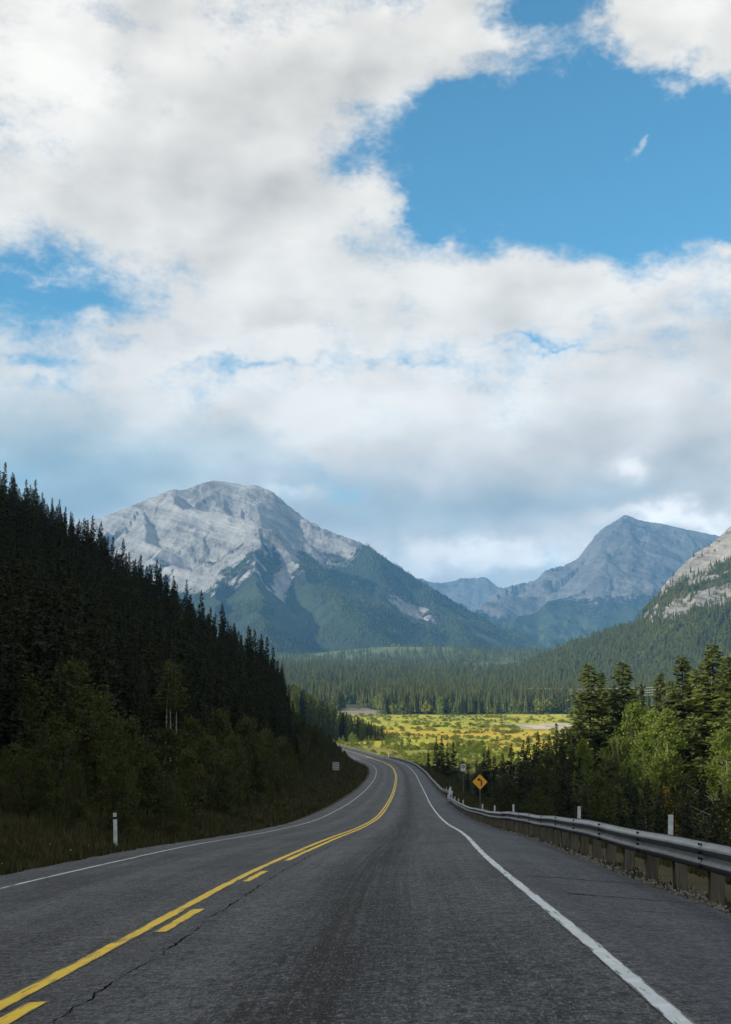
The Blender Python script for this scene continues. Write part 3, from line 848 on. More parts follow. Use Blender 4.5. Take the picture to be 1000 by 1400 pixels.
def build_rail(label, y0, y1, base_o, markers, height=0.50, term_start=False, term_end=False, posts=1.905, pan=3.81):
    gx, gz, gg = rail_xyz(y0, base_o, 0)
    g = empty('guardrail', (gx, y0, gg), label=label, category='guardrail', group='guardrails along the right shoulder')
    O = Vector((gx, y0, gg))
    wz = lambda y: 0.016 * math.sin(y * 0.31) + 0.008 * math.sin(y * 0.83 + 1.0)
    # rail panels, each lapped over the next
    y = y0; k = 0
    while y < y1 - 0.1:
        ye = min(y + pan, y1)
        m = MB(); st = np.linspace(y - 0.10, ye + 0.10, 5)
        rows = []
        for yv in st:
            x, zt, _ = rail_xyz(yv, base_o, 0)
            lap = 0.006 if k % 2 else 0.0
            row_f = [Vector((x + px - lap, yv, zt + height + wz(yv) + pz)) - O for px, pz in prof]
            rows.append(row_f)
        n = len(prof)
        for side in (0, TH_):
            b0 = len(m.V)
            for r in rows: m.V += [tuple(v + Vector((side, 0, 0))) for v in r]
            for i in range(len(rows) - 1):
                for j in range(n - 1):
                    f = (b0 + i*n + j, b0 + i*n + j + 1, b0 + (i+1)*n + j + 1, b0 + (i+1)*n + j)
                    m.F.append(f if side else f[::-1])
        pn = obj('rail_panel', m.mesh('rail_panel', M_steel), g)
        if y < 45:
            bm_ = MB()
            for dyb in (-0.055, 0.055):
                for pz, px in ((0.118, -0.026), (-0.118, -0.026), (0.032, -0.03), (-0.032, -0.03)):
                    yb = ye + dyb
                    x, zt, _ = rail_xyz(yb, base_o, 0)
                    c = Vector((x + px - 0.016, yb, zt + height + wz(yb) + pz)) - O
                    bm_.tube([c, c + Vector((-0.016, 0, 0))], 0.016, 6)
            bo = obj('bolts', bm_.mesh('bolts', M_bolt), pn); bo['kind'] = 'stuff'
        y = ye; k += 1
    # timber posts
    y = y0 + 0.3
    while y < y1:
        x, zt, gd = rail_xyz(y, base_o, 0)
        top = zt + height + wz(y) + 0.06 + random.uniform(-0.02, 0.04)
        bt = min(gd, zt) - 0.25
        m = MB().box((x + 0.182, y, (top + bt) / 2) - np.array(O), (0.15, 0.135, top - bt), Matrix.Rotation(random.uniform(-.05, .05), 3, 'Z') @ Matrix.Rotation(random.uniform(-.02, .02), 3, 'Y'))
        # chamfered block between post and rail
        m.box((x + 0.052, y, zt + height + wz(y)) - np.array(O), (0.108, 0.11, 0.24))
        if y < 40:
            ptop = len(m.V) - 12
        obj('post', m.mesh('post', M_post), g)
        y += posts * (1.0 if y < 120 else 1.0)
    for ym in markers:
        x, zt, gd = rail_xyz(ym, base_o, 0)
        zb = zt + height + wz(ym) + 0.10
        m = MB().box((x + 0.075, ym, zb + 0.12) - np.array(O), (0.062, 0.016, 0.32), Matrix.Rotation(random.uniform(-.05, .05), 3, 'Y'))
        obj('reflector_plate', m.mesh('reflector_plate', M_marker), g)
    for end, yy_ in ((term_start, y0), (term_end, y1)):
        if not end: continue
        x, zt, gd = rail_xyz(yy_, base_o, 0)
        s = -1 if yy_ == y0 else 1
        m = MB()
        for j in range(len(prof) - 1):
            pass
        n = 9
        arc = [(0.02 + 0.16 * (1 - math.cos(a_)), s * 0.16 * math.sin(a_)) for a_ in np.linspace(0, math.pi, n)]
        for (ax, ay), (bx_, by_) in zip(arc[:-1], arc[1:]):
            z0, z1 = zt + height - 0.155, zt + height + 0.155
            b0 = len(m.V)
            m.V += [tuple(Vector(p) - O) for p in ((x + ax, yy_ + ay, z0), (x + bx_, yy_ + by_, z0), (x + bx_, yy_ + by_, z1), (x + ax, yy_ + ay, z1))]
            m.F.append((b0, b0 + 1, b0 + 2, b0 + 3))
        obj('end_piece', m.mesh('end_piece', M_marker), g)
        m = MB().box((x + 0.10, yy_ + s * 0.1, (zt + height + 0.55 + gd - .2) / 2) - np.array(O), (0.14, 0.12, (zt + height + 0.55) - (gd - .2)))
        obj('end_post', m.mesh('end_post', M_marker), g)
    return g


base1 = lambda y: RAIL_O - 0.25 * float(sstep(40, 90, y)) + 0.3 * float(sstep(115, 128, y))
base2 = lambda y: RAIL_O + 0.0 + 0.5 * (1 - float(sstep(136, 150, y))) + 0.8 * float(sstep(395, 415, y))
build_rail('long steel guardrail on timber posts beside the near right shoulder', 3.0, 126.0, base1,
           [16.6, 26.0, 45.0, 55, 64, 86, 94, 102, 109, 115, 120, 124.5], term_end=True)
build_rail('pale steel guardrail along the outside of the far bend', 138.0, 410.0, base2, [139, 143], term_start=True, term_end=True, posts=3.81, pan=7.62)


# ------------------------------------------------------------------ posts and signs
def delineator(u, v, label, small=False):
    # stands where the sight line through its foot meets the verge
    best = min(np.arange(12, 320, 0.25), key=lambda Y: abs(at(u, v, Y)[2] - float(terrain(at(u, v, Y)[0], Y))))
    x, y, z = at(u, v, best); z = float(terrain(x, y))
    r = empty('delineator_post', (x, y, z), label=label, category='roadside post', group='marker posts on the left verge')
    lean = Matrix.Rotation(math.radians(-2.5), 3, 'Y')
    h = 1.12
    m = MB()
    sec = [(-0.06, -0.022), (-0.045, 0.02), (-0.02, 0.034), (0.02, 0.034), (0.045, 0.02), (0.06, -0.022), (0.03, -0.03), (-0.03, -0.03)]
    def prism(m, z0, z1, k=1.0):
        b0 = len(m.V); n = len(sec)
        for zz in (z0, z1): m.V += [tuple(lean @ Vector((a_ * k, c_ * k, zz))) for a_, c_ in sec]
        for i in range(n): m.F.append((b0 + i, b0 + (i+1) % n, b0 + n + (i+1) % n, b0 + n + i))
        m.F.append(tuple(range(b0 + n, b0 + 2*n))); m.F.append(tuple(range(b0, b0 + n))[::-1])
    prism(m, -0.2, h * 0.80); obj('shaft', m.mesh('shaft', M_marker), r)
    m = MB(); prism(m, h * 0.80 + 0.002, h, 1.04); obj('black_band', m.mesh('black_band', M_black), r)
    c = lean @ Vector((0, -0.045, h * 0.925))
    m = MB().box(c, (0.10, 0.02, 0.115), lean); rf = obj('reflector', m.mesh('reflector', M_signwhite), r)
    m = MB().tube([lean @ Vector((0, -0.056, h * 0.93)), lean @ Vector((0, -0.062, h * 0.93))], 0.016, 8); obj('bolt', m.mesh('bolt', M_bolt), rf)
    return r


delineator(158.5, 1160, 'white marker post with black top band on the near left verge')
delineator(478.5, 1045, 'tiny white marker post on the verge inside the far bend')

# curve warning sign
x, y, z = at(656.5, 1069, 87.0)
gz = float(terrain(x, y))
r = empty('warning_sign', (x, y, gz), label='yellow diamond sign with black left curve arrow behind guardrail', category='road sign')
sz = z - gz
S = 0.53
def diamond(s, rr_=0.06):
    pts = []
    for k in range(4):
        a_ = math.pi / 2 * k
        c = Vector((math.cos(a_), math.sin(a_))) * (s - rr_ * 1.414)
        for j in range(5):
            b_ = a_ - math.pi / 4 + math.pi / 2 * j / 4
            pts.append((c.x + rr_ * math.cos(b_), c.y + rr_ * math.sin(b_)))
    return pts
def plate(pts, yf, yb, zc):
    m = MB(); n = len(pts)
    m.V = [(a_, yf, zc + c_) for a_, c_ in pts] + [(a_, yb, zc + c_) for a_, c_ in pts]
    m.F = [tuple(range(n)), tuple(range(n, 2*n))[::-1]] + [(i, n + i, n + (i+1) % n, (i+1) % n) for i in range(n)]
    return m
board = obj('sign_board', plate(diamond(S), -0.004, 0.004, sz).mesh('sign_board', M_black), r)
obj('yellow_face', plate(diamond(S - 0.035), -0.008, -0.005, sz).mesh('yellow_face', M_signyellow), board)
# arrow that bends to the left
arc = [(0.10 - 0.02, -0.26), (0.10, -0.05), (0.085, 0.06), (0.03, 0.13), (-0.05, 0.155)]
w_ = 0.042
L_, R_ = [], []
for i, (a_, c_) in enumerate(arc):
    p0 = Vector(arc[max(i-1, 0)]); p1 = Vector(arc[min(i+1, len(arc)-1)]); d = (p1 - p0).normalized(); nrm_ = Vector((-d.y, d.x))
    L_.append(tuple(Vector((a_, c_)) + nrm_ * w_)); R_.append(tuple(Vector((a_, c_)) - nrm_ * w_))
m = MB()
for i in range(len(arc) - 1):
    m.add([(L_[i][0], -0.012, sz + L_[i][1]), (R_[i][0], -0.012, sz + R_[i][1]), (R_[i+1][0], -0.012, sz + R_[i+1][1]), (L_[i+1][0], -0.012, sz + L_[i+1][1])], [(0, 1, 2, 3)])
m.add([(-0.04, -0.012, sz + 0.27), (-0.20, -0.012, sz + 0.15), (-0.04, -0.012, sz + 0.04)], [(0, 1, 2)])
obj('arrow', m.mesh('arrow', M_black), board)
m = MB().box((0, 0.05, (sz + 0.3) / 2 - 0.2), (0.08, 0.08, sz + 0.3 + 0.4)); obj('sign_post', m.mesh('sign_post', M_post), r)

# white rectangular sign further down
x, y, z = at(633.5, 1049.5, 172.0); gz = float(terrain(x, y)); sz = z - gz
r = empty('regulatory_sign', (x, y, gz), label='small white rectangular sign with dark ring symbol past the guardrail gap', category='road sign')
board = obj('sign_board', MB().box((0, 0, sz), (0.62, 0.012, 0.90)).mesh('sign_board', M_signwhite), r)
m = MB(); n = 20
ring = [(math.cos(2*math.pi*k/n), math.sin(2*math.pi*k/n)) for k in range(n)]
for k in range(n):
    (ax, ay), (bx_, by_) = ring[k], ring[(k+1) % n]
    m.add([(ax*.22, -0.011, sz+.13+ay*.22), (bx_*.22, -0.011, sz+.13+by_*.22), (bx_*.13, -0.011, sz+.13+by_*.13), (ax*.13, -0.011, sz+.13+ay*.13)], [(0, 1, 2, 3)])
m.box((0, -0.012, sz + 0.13), (0.34, 0.004, 0.06), Matrix.Rotation(math.radians(45), 3, 'Y'))
obj('ring_symbol', m.mesh('ring_symbol', M_black), board)
obj('lower_bar', MB().box((0, -0.010, sz - 0.28), (0.44, 0.006, 0.07)).mesh('lower_bar', M_signgrey), board)
obj('sign_post', MB().box((0, 0.06, sz / 2 - 0.15), (0.11, 0.10, sz + 0.8)).mesh('sign_post', M_post), r)

# twin panel sign on the inside of the bend
best = min(np.arange(60, 320, 0.5), key=lambda Y: abs(at(459.5, 1072, Y)[2] - float(terrain(at(459.5, 1072, Y)[0], Y))))
x, y, z = at(459.5, 1047.5, best); gz = float(terrain(x, y)); sz = z - gz
pw = 9.5 / F * best
r = empty('twin_sign', (x, y, gz), label='grey two-panel sign on thin post inside the left bend', category='road sign')
for s in (-1, 1):
    bd = obj('sign_panel', MB().box((s * pw * 0.24, 0, sz), (pw * 0.42, 0.015, pw * 1.12)).mesh('sign_panel', M_signgrey), r)
    for k in range(3):
        obj('panel_mark', MB().box((s * pw * 0.24, -0.012, sz + (k - 1) * pw * 0.33), (pw * 0.2, 0.004, pw * 0.12)).mesh('panel_mark', M_black), bd)
obj('sign_post', MB().box((0, 0.05, sz / 2 + 0.1), (0.07, 0.07, sz + 0.9)).mesh('sign_post', M_post), r)

# ------------------------------------------------------------------ trees
def quads_to_mesh(name, Q, mat):
    Q = np.asarray(Q, np.float32)                         # n x 4 x 3
    return new_mesh(name, Q.reshape(-1, 3), np.arange(len(Q) * 4).reshape(-1, 4), mat)


def conifer(seed, H=16.0, R=2.3, bare=0.06, dens=1.0, ragged=0.35, power=0.85, mat=None, twig=0.55, lean=0.0, gap=0.0):
    g = np.random.default_rng(seed); Q = []
    nb = int(H * 11 * dens)
    lop = g.uniform(0, 6.28); 
    for i in range(nb):
        h = bare + (1 - bare) * (i + g.uniform(0, 1)) / nb
        h = 1 - (1 - h) ** 1.0
        z = h * H
        prof_ = (1 - h) ** power * (0.55 + 0.45 * min(1, (h - bare) / 0.12 + 0.35))
        a = g.uniform(0, 6.283)
        L = R * prof_ * g.uniform(1 - ragged, 1 + ragged * 0.4) * (1 + 0.18 * math.sin(a - lop) ) + 0.10
        if gap and math.sin(h * 31 + seed) > 1 - gap: L *= 0.45
        dr = np.interp(h, [0, 0.5, 0.85, 1], [-0.42, -0.22, 0.15, 0.9]) + g.uniform(-.12, .12)
        dirh = np.array([math.cos(a), math.sin(a), 0]); side = np.array([-math.sin(a), math.cos(a), 0])
        nt_ = max(2, int(L / 0.24))
        for k in range(nt_):
            f = (k + g.uniform(0.1, 0.9)) / nt_
            if f < 0.12 and L > 0.8: continue
            p = np.array([0, 0, z]) + dirh * L * f + np.array([0, 0, dr * L * f + 0.16 * L * f * f])
            for s in (-1, 1):
                tl = twig * (0.55 + 0.55 * (1 - f)) * g.uniform(0.6, 1.2) * min(1.0, 0.35 + L / 1.5)
                d = dirh * g.uniform(0.35, 0.85) + side * s * g.uniform(0.5, 1.0) + np.array([0, 0, g.uniform(-0.55, 0.18)])
                d /= np.linalg.norm(d)
                up = np.cross(d, dirh * g.uniform(-1, 1) + np.array([0, 0, 1]) * g.uniform(0.3, 1) + side * g.uniform(-.6, .6)); up /= np.linalg.norm(up) + 1e-9
                w_ = tl * g.uniform(0.26, 0.42)
                e = p + d * tl
                m_ = p + d * tl * 0.45
                Q.append((p, m_ + up * w_, e, m_ - up * w_))
    # leader
    for k in range(5):
        p = np.array([0, 0, H * (0.965 + 0.007 * k)]); a = g.uniform(0, 6.28)
        d = np.array([math.cos(a) * .12, math.sin(a) * .12, 0.22 if k < 4 else 0.45]); sd_ = np.array([-math.sin(a), math.cos(a), 0]) * 0.045
        Q.append((p, p + d * .5 + sd_, p + d * 1.3, p + d * .5 - sd_))
    Q = np.array(Q)
    if lean:
        Q[..., 0] += lean * (Q[..., 2] / H) ** 2 * H
    return quads_to_mesh('crown', Q, mat)


def trunk_mesh(H, r, mat, lean=0.0, stems=1, seed=0, limbs=0):
    g = random.Random(seed); m = MB()
    for s in range(stems):
        ox, oy = (0, 0) if stems == 1 else (g.uniform(-.5, .5), g.uniform(-.5, .5))
        tx = g.uniform(-.6, .6) if stems > 1 else 0
        n = 6
        m.tube([(ox + (lean * H + tx) * (k / n) ** 2 + g.uniform(-.05, .05) * (k > 0), oy + g.uniform(-.05, .05) * (k > 0), -0.5 + (H + 0.5) * k / n) for k in range(n + 1)],
               [r * (1 - 0.9 * k / n) + 0.01 for k in range(n + 1)], 7)
        for q_ in range(limbs):
            h = g.uniform(0.3, 0.85); a_ = g.uniform(0, 6.28); l_ = H * 0.16 * (1.1 - h) * 2
            p = Vector((ox + (lean * H + tx) * h * h, oy, H * h)); d = Vector((math.cos(a_), math.sin(a_), 0.7))
            m.tube([p, p + d * l_ * .5, p + d * l_ + Vector((0, 0, l_ * .15))], [r * .35 * (1.1 - h), r * .22 * (1.1 - h), 0.008], 4)
    return m.mesh('trunk', mat)


def broadleaf(seed, H, R, bare, nclump, leaves, mat, leaf=0.16, top_heavy=0.5):
    """open crown: leaf-sized faces gathered in clumps along the limbs"""
    g = np.random.default_rng(seed); Q = []
    cents = []
    for i in range(nclump):
        h = bare + (1 - bare) * g.uniform(0, 1) ** 0.9
        t_ = (h - bare) / (1 - bare)
        prof_ = math.sin(min(1, t_ * 0.92 + 0.12) * math.pi) ** 0.7
        a = g.uniform(0, 6.283); rad_ = R * prof_ * math.sqrt(g.uniform(0.05, 1))
        cents.append((math.cos(a) * rad_, math.sin(a) * rad_, h * H, g.uniform(0.5, 1.2) * R * 0.34))
    for cx, cy_, cz, cr in cents:
        n = int(leaves * g.uniform(0.5, 1.3))
        P_ = g.normal(0, 1, (n, 3)) * np.array([cr, cr, cr * 0.75]) * 0.62 + np.array([cx, cy_, cz])
        d = g.normal(0, 1, (n, 3)); d /= np.linalg.norm(d, axis=1)[:, None]
        e = np.cross(d, g.normal(0, 1, (n, 3))); e /= np.linalg.norm(e, axis=1)[:, None]
        s = leaf * g.uniform(0.6, 1.3, (n, 1))
        Q.append(np.stack([P_ - d * s, P_ + e * s * .7, P_ + d * s, P_ - e * s * .7], 1))
    Q = np.concatenate(Q)
    return quads_to_mesh('crown', Q[Q[:, :, 2].min(1) > 0.02], mat)


def low_conifer(seed, mat, H=16.0, R=2.4):
    g = random.Random(seed); V, Fc = [], []
    tiers = 7; n = 7
    for k in range(tiers):
        z0 = H * (0.05 + 0.90 * k / tiers); z1 = min(H, z0 + H * 0.30); r_ = R * (1 - k / (tiers + 0.4)) ** 0.9
        b0 = len(V); V.append((g.uniform(-.1, .1), g.uniform(-.1, .1), z1))
        for j in range(n * 2):
            a_ = math.pi * j / n + g.uniform(-.15, .15); rj = r_ * (g.uniform(0.85, 1.2) if j % 2 else g.uniform(0.35, 0.6))
            V.append((rj * math.cos(a_), rj * math.sin(a_), z0 + (0 if j % 2 else H * 0.05) + g.uniform(-.35, .35)))
        for j in range(n * 2): Fc.append((b0, b0 + 1 + j, b0 + 1 + (j + 1) % (n * 2)))
    return new_mesh('crown', np.array(V), Fc, mat)


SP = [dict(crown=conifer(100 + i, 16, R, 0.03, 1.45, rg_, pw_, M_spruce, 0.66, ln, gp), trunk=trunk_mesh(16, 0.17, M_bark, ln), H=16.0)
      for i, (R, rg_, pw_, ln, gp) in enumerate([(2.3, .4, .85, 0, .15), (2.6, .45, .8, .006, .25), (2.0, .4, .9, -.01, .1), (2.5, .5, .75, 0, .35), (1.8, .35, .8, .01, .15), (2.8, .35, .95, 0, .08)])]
SP_LIT = [dict(crown=conifer(150 + i, 16, R, 0.03, 2.5, rg_, pw_, M_spruce_lit, 0.62, ln, gp), trunk=trunk_mesh(16, 0.17, M_bark, ln), H=16.0)
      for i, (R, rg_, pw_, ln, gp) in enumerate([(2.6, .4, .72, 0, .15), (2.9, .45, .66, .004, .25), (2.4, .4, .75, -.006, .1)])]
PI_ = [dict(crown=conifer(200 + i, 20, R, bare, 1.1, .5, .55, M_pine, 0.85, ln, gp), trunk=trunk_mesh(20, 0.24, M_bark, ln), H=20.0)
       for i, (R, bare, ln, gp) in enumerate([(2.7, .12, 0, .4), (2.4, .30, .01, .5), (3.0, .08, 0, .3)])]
TP = [dict(crown=conifer(250 + i, 10, 1.5, .62, 1.1, .5, .45, M_willow, 0.5, ln), trunk=trunk_mesh(10, 0.085, M_palebark, ln, 1), H=10.0) for i, ln in enumerate((0.02, -0.03))]
AS = [dict(crown=broadleaf(300 + i, 12, R, bare, 58, 84, M_aspen, 0.13), trunk=trunk_mesh(11.4, 0.11, M_palebark, 0.01 * i, st, i, 5), H=12.0)
      for i, (R, bare, st) in enumerate([(1.7, .25, 1), (2.0, .18, 2), (1.5, .35, 1), (2.3, .10, 3)])]
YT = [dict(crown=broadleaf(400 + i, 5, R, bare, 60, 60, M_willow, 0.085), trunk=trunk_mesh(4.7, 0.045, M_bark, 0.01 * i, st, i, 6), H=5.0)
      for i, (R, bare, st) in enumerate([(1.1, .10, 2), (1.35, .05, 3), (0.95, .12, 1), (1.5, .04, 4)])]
GB = [dict(crown=broadleaf(500, 2.2, .55, .04, 26, 40, M_gold, 0.09), trunk=trunk_mesh(1.9, .03, M_bark, 0, 2, 3, 4), H=2.2)]
LC = [dict(crown=low_conifer(600 + i, M_farspruce, 16, R), trunk=trunk_mesh(6, .2, M_bark), H=16.0) for i, R in enumerate((2.2, 2.6, 1.9, 2.4))]
LB = [dict(crown=broadleaf(700 + i, 8, 2.6, .02, 22, 12, M_aspen if i else M_scrub, 0.55), trunk=trunk_mesh(5, .1, M_palebark), H=8.0) for i in range(2)]
BU = [dict(crown=broadleaf(800 + i, 2.0, 1.3, .02, 26, 22, M_scrub, 0.17), trunk=trunk_mesh(1.4, .03, M_bark, 0, 3, i, 2), H=2.0) for i in range(2)]


def tree(name, kit, x, y, h, label, category='tree', group=None, wide=1.0, rz=None, sink=0.0, z=None):
    z = float(terrain(x, y)) if z is None else z
    r = empty(name, (x, y, z - sink), random.uniform(0, 6.28) if rz is None else rz, label=label, category=category)
    if group: r['group'] = group
    s = h / kit['H']; r.scale = (s * wide, s * wide, s)
    obj('trunk', kit['trunk'], r); obj('crown', kit['crown'], r)
    return r


def scatter(name, P, S, kits, label, rots=None, idx=None, with_trunk=False, widths=None):
    """one mass of vegetation: points that carry copies of the plants above"""
    n = len(P)
    me = bpy.data.meshes.new(name); me.vertices.add(n); me.vertices.foreach_set('co', np.ascontiguousarray(P, np.float32).ravel())
    wd_ = np.ones(n) if widths is None else widths
    for k_, d_ in (('scl', S), ('wid', wd_), ('rot', rng.uniform(0, 6.283, n) if rots is None else rots)):
        a_ = me.attributes.new(k_, 'FLOAT', 'POINT'); a_.data.foreach_set('value', np.ascontiguousarray(d_, np.float32))
    a_ = me.attributes.new('idx', 'INT', 'POINT'); a_.data.foreach_set('value', np.ascontiguousarray(rng.integers(0, len(kits), n) if idx is None else idx, np.int32))
    o = obj(name, me, kind='stuff', label=label)
    ng = bpy.data.node_groups.new(name, 'GeometryNodeTree')
    ng.interface.new_socket('Geometry', in_out='INPUT', socket_type='NodeSocketGeometry')
    ng.interface.new_socket('Geometry', in_out='OUTPUT', socket_type='NodeSocketGeometry')
    N = ng.nodes.new; Lk = ng.links.new
    gi, go_ = N('NodeGroupInput'), N('NodeGroupOutput')
    join = N('GeometryNodeJoinGeometry')
    for kit in kits:
        gti = N('GeometryNodeGeometryToInstance')
        names = ['crown'] + (['trunk'] if with_trunk else [])
        for w__ in names:
            oi = N('GeometryNodeObjectInfo'); oi.transform_space = 'ORIGINAL'; oi.inputs['Object'].default_value = kit['src'][w__]; oi.inputs['As Instance'].default_value = False
            Lk(oi.outputs['Geometry'], gti.inputs[0])
        Lk(gti.outputs[0], join.inputs[0])
    iop = N('GeometryNodeInstanceOnPoints')
    iop.inputs['Pick Instance'].default_value = True
    def na(k_, typ='FLOAT'):
        a = N('GeometryNodeInputNamedAttribute'); a.data_type = typ; a.inputs[0].default_value = k_; return a.outputs[0]
    cr = N('ShaderNodeCombineXYZ'); Lk(na('rot'), cr.inputs[2])
    cs = N('ShaderNodeCombineXYZ'); s_ = na('scl'); mu = N('ShaderNodeMath'); mu.operation = 'MULTIPLY'; Lk(s_, mu.inputs[0]); Lk(na('wid'), mu.inputs[1])
    Lk(mu.outputs[0], cs.inputs[0]); Lk(mu.outputs[0], cs.inputs[1]); Lk(s_, cs.inputs[2])
    e2r = N('FunctionNodeEulerToRotation'); Lk(cr.outputs[0], e2r.inputs[0])
    Lk(gi.outputs[0], iop.inputs['Points']); Lk(join.outputs[0], iop.inputs['Instance']); Lk(na('idx', 'INT'), iop.inputs['Instance Index'])
    Lk(e2r.outputs[0], iop.inputs['Rotation']); Lk(cs.outputs[0], iop.inputs['Scale'])
    Lk(iop.outputs[0], go_.inputs[0])
    md = o.modifiers.new('plants', 'NODES'); md.node_group = ng
    return o


def note_src(kits, root):
    """remember a placed plant of this kind so that the masses can copy it"""
    for k in kits:
        if 'src' not in k:
            for ob in C.objects:
                if ob.data is k['crown']: k.setdefault('src', {})['crown'] = ob
                if ob.data is k['trunk']: k.setdefault('src', {})['trunk'] = ob


# --- sunlit stand behind the near guardrail, tree by tree
def by_top(u, v, Y):
    x, y, z = at(u, v, Y); g = float(terrain(x, y)); return x, y, z - g


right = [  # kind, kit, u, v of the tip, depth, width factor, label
    ('spruce_tree', SP_LIT[1], 806, 909, 205, 1.59, 'leftmost tall spruce of the sunlit stand beyond the guardrail'),
    ('spruce_tree', SP_LIT[0], 822, 920, 212, 1.38, 'spruce with rusty tip just right of the leftmost tall spruce'),
    ('spruce_tree', SP_LIT[1], 853, 906, 208, 1.72, 'full broad spruce standing alone between two gaps in the sunlit stand'),
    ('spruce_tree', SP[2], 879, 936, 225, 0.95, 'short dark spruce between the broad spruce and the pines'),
    ('spruce_tree', SP_LIT[2], 902, 922, 200, 1.59, 'olive spruce with cables showing on both sides of its tip'),
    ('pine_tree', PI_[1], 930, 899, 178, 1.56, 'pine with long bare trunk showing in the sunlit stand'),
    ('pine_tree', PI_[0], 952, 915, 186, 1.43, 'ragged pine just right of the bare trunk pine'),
    ('spruce_tree', SP_LIT[1], 972, 883, 172, 1.66, 'tallest dark spruce near the right edge of the sunlit stand'),
    ('spruce_tree', SP_LIT[0], 997, 899, 165, 1.59, 'spruce at the very right edge behind the tallest spruce'),
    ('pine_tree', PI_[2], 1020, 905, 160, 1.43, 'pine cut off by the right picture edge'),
    ('spruce_tree', SP_LIT[0], 792, 960, 200, 1.38, 'small spruce leaning on the leftmost tall spruce'),
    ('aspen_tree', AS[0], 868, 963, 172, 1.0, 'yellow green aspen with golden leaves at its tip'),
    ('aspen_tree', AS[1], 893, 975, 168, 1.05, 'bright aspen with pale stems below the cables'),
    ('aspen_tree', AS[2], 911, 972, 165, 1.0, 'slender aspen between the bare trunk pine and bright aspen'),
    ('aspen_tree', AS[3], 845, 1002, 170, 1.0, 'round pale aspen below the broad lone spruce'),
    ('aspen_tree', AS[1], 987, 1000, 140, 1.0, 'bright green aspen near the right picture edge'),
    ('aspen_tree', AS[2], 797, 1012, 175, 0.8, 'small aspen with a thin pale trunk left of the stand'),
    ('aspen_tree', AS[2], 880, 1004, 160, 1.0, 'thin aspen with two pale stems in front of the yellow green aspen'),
    ('spruce_tree', SP_LIT[2], 838, 938, 216, 1.3, 'low spruce filling the gap left of the broad spruce'),
    ('spruce_tree', SP_LIT[0], 868, 946, 222, 1.3, 'low spruce tucked behind the golden tipped aspen'),
    ('spruce_tree', SP_LIT[1], 916, 932, 196, 1.3, 'green spruce hugging the left side of the bare trunk pine'),
    ('spruce_tree', SP_LIT[0], 943, 922, 192, 1.3, 'green spruce between the bare trunk pine and the ragged pine'),
    ('spruce_tree', SP_LIT[2], 961, 908, 184, 1.3, 'spruce leaning close on the left of the tallest dark spruce'),
    ('spruce_tree', SP_LIT[1], 986, 912, 176, 1.3, 'spruce filling the gap right of the tallest dark spruce'),
    ('spruce_tree', SP_LIT[0], 1008, 925, 150, 1.3, 'low wide spruce half cut off by the right picture edge'),
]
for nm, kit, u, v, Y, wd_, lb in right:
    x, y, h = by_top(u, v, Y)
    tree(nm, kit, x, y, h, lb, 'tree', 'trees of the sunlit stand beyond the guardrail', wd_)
x, y, z = at(915, 1046, 138); g_ = float(terrain(x, y))
tree('golden_bush', GB[0], x, y, max(2.6, z - g_), 'slim golden orange young tree at the shaded foot of the stand', 'bush', None, 0.3)
# bare branches by the right edge
x, y, z = at(1012, 1075, 110); g_ = float(terrain(x, y))
r = empty('dead_shrub', (x, y, g_), label='bare pale shrub with arching leafless branches near the right edge', category='shrub')
hh = z + 1.6 - g_
gr = random.Random(4)
for k in range(9):
    a_ = gr.uniform(0, 6.28); l_ = hh * gr.uniform(.6, 1.0)
    pts = [Vector((0, 0, 0)), Vector((math.cos(a_) * l_ * .12, math.sin(a_) * l_ * .12, l_ * .45)), Vector((math.cos(a_) * l_ * .32, math.sin(a_) * l_ * .32, l_ * .8)), Vector((math.cos(a_) * l_ * .6, math.sin(a_) * l_ * .6, l_ * .92))]
    m = MB().tube(pts, [.04, .03, .022, .01], 5)
    for q_ in range(4):
        p = pts[1].lerp(pts[3], gr.uniform(.1, .9)); b_ = gr.uniform(0, 6.28)
        m.tube([p, p + Vector((math.cos(b_), math.sin(b_), .5)) * l_ * .14], [.014, .006], 4)
    obj('branch', m.mesh('branch', M_deadwood), r)

# --- dark conifers and bushes in the shade below the road
dark = [(597, 1009, 300), (604, 1005, 310), (612, 1016, 290), (620, 1012, 330), (586, 1022, 320), (668, 1022, 235), (662, 1030, 215), (676, 1034, 215), (688, 1030, 220), (699, 1018, 230), (708, 1028, 210),
        (716, 1012, 225), (722, 1009, 240), (731, 1018, 205), (737, 1001, 225), (744, 1012, 205), (752, 1004, 215), (761, 990, 220), (770, 998, 205), (778, 1004, 195), (786, 1014, 190), (768, 1012, 185),
        (652, 1040, 200), (640, 1046, 230), (694, 1040, 170), (712, 1042, 160), (730, 1038, 160), (750, 1034, 155), (772, 1032, 150), (793, 1036, 150), (815, 1040, 145), (835, 1044, 140), (860, 1050, 135),
        (885, 1060, 128), (905, 1072, 122), (932, 1066, 120), (960, 1070, 112), (985, 1078, 105), (870, 1074, 110), (820, 1064, 118), (780, 1056, 124), (745, 1060, 130), (718, 1062, 140), (690, 1060, 155),
        (846, 1084, 95), (800, 1082, 105), (765, 1080, 112), (735, 1080, 120), (900, 1096, 85), (940, 1098, 82), (975, 1102, 80), (1000, 1095, 90)]
for i, (u, v, Y) in enumerate(dark):
    x, y, h = by_top(u, v, Y)
    if i % 4 == 3 and Y < 200:
        tree('willow_bush', YT[i % 4], x, y, max(h, 2.0), 'dark leafy bush among the conifers in shade behind the guardrail', 'bush', 'bushes in the shade behind the guardrail', 1.2)
    else:
        tree('spruce_tree', SP[i % 6], x, y, max(h, 2.5), 'dark young spruce in the shade behind the guardrail', 'tree', 'young spruces in the shade behind the guardrail', 1.25)
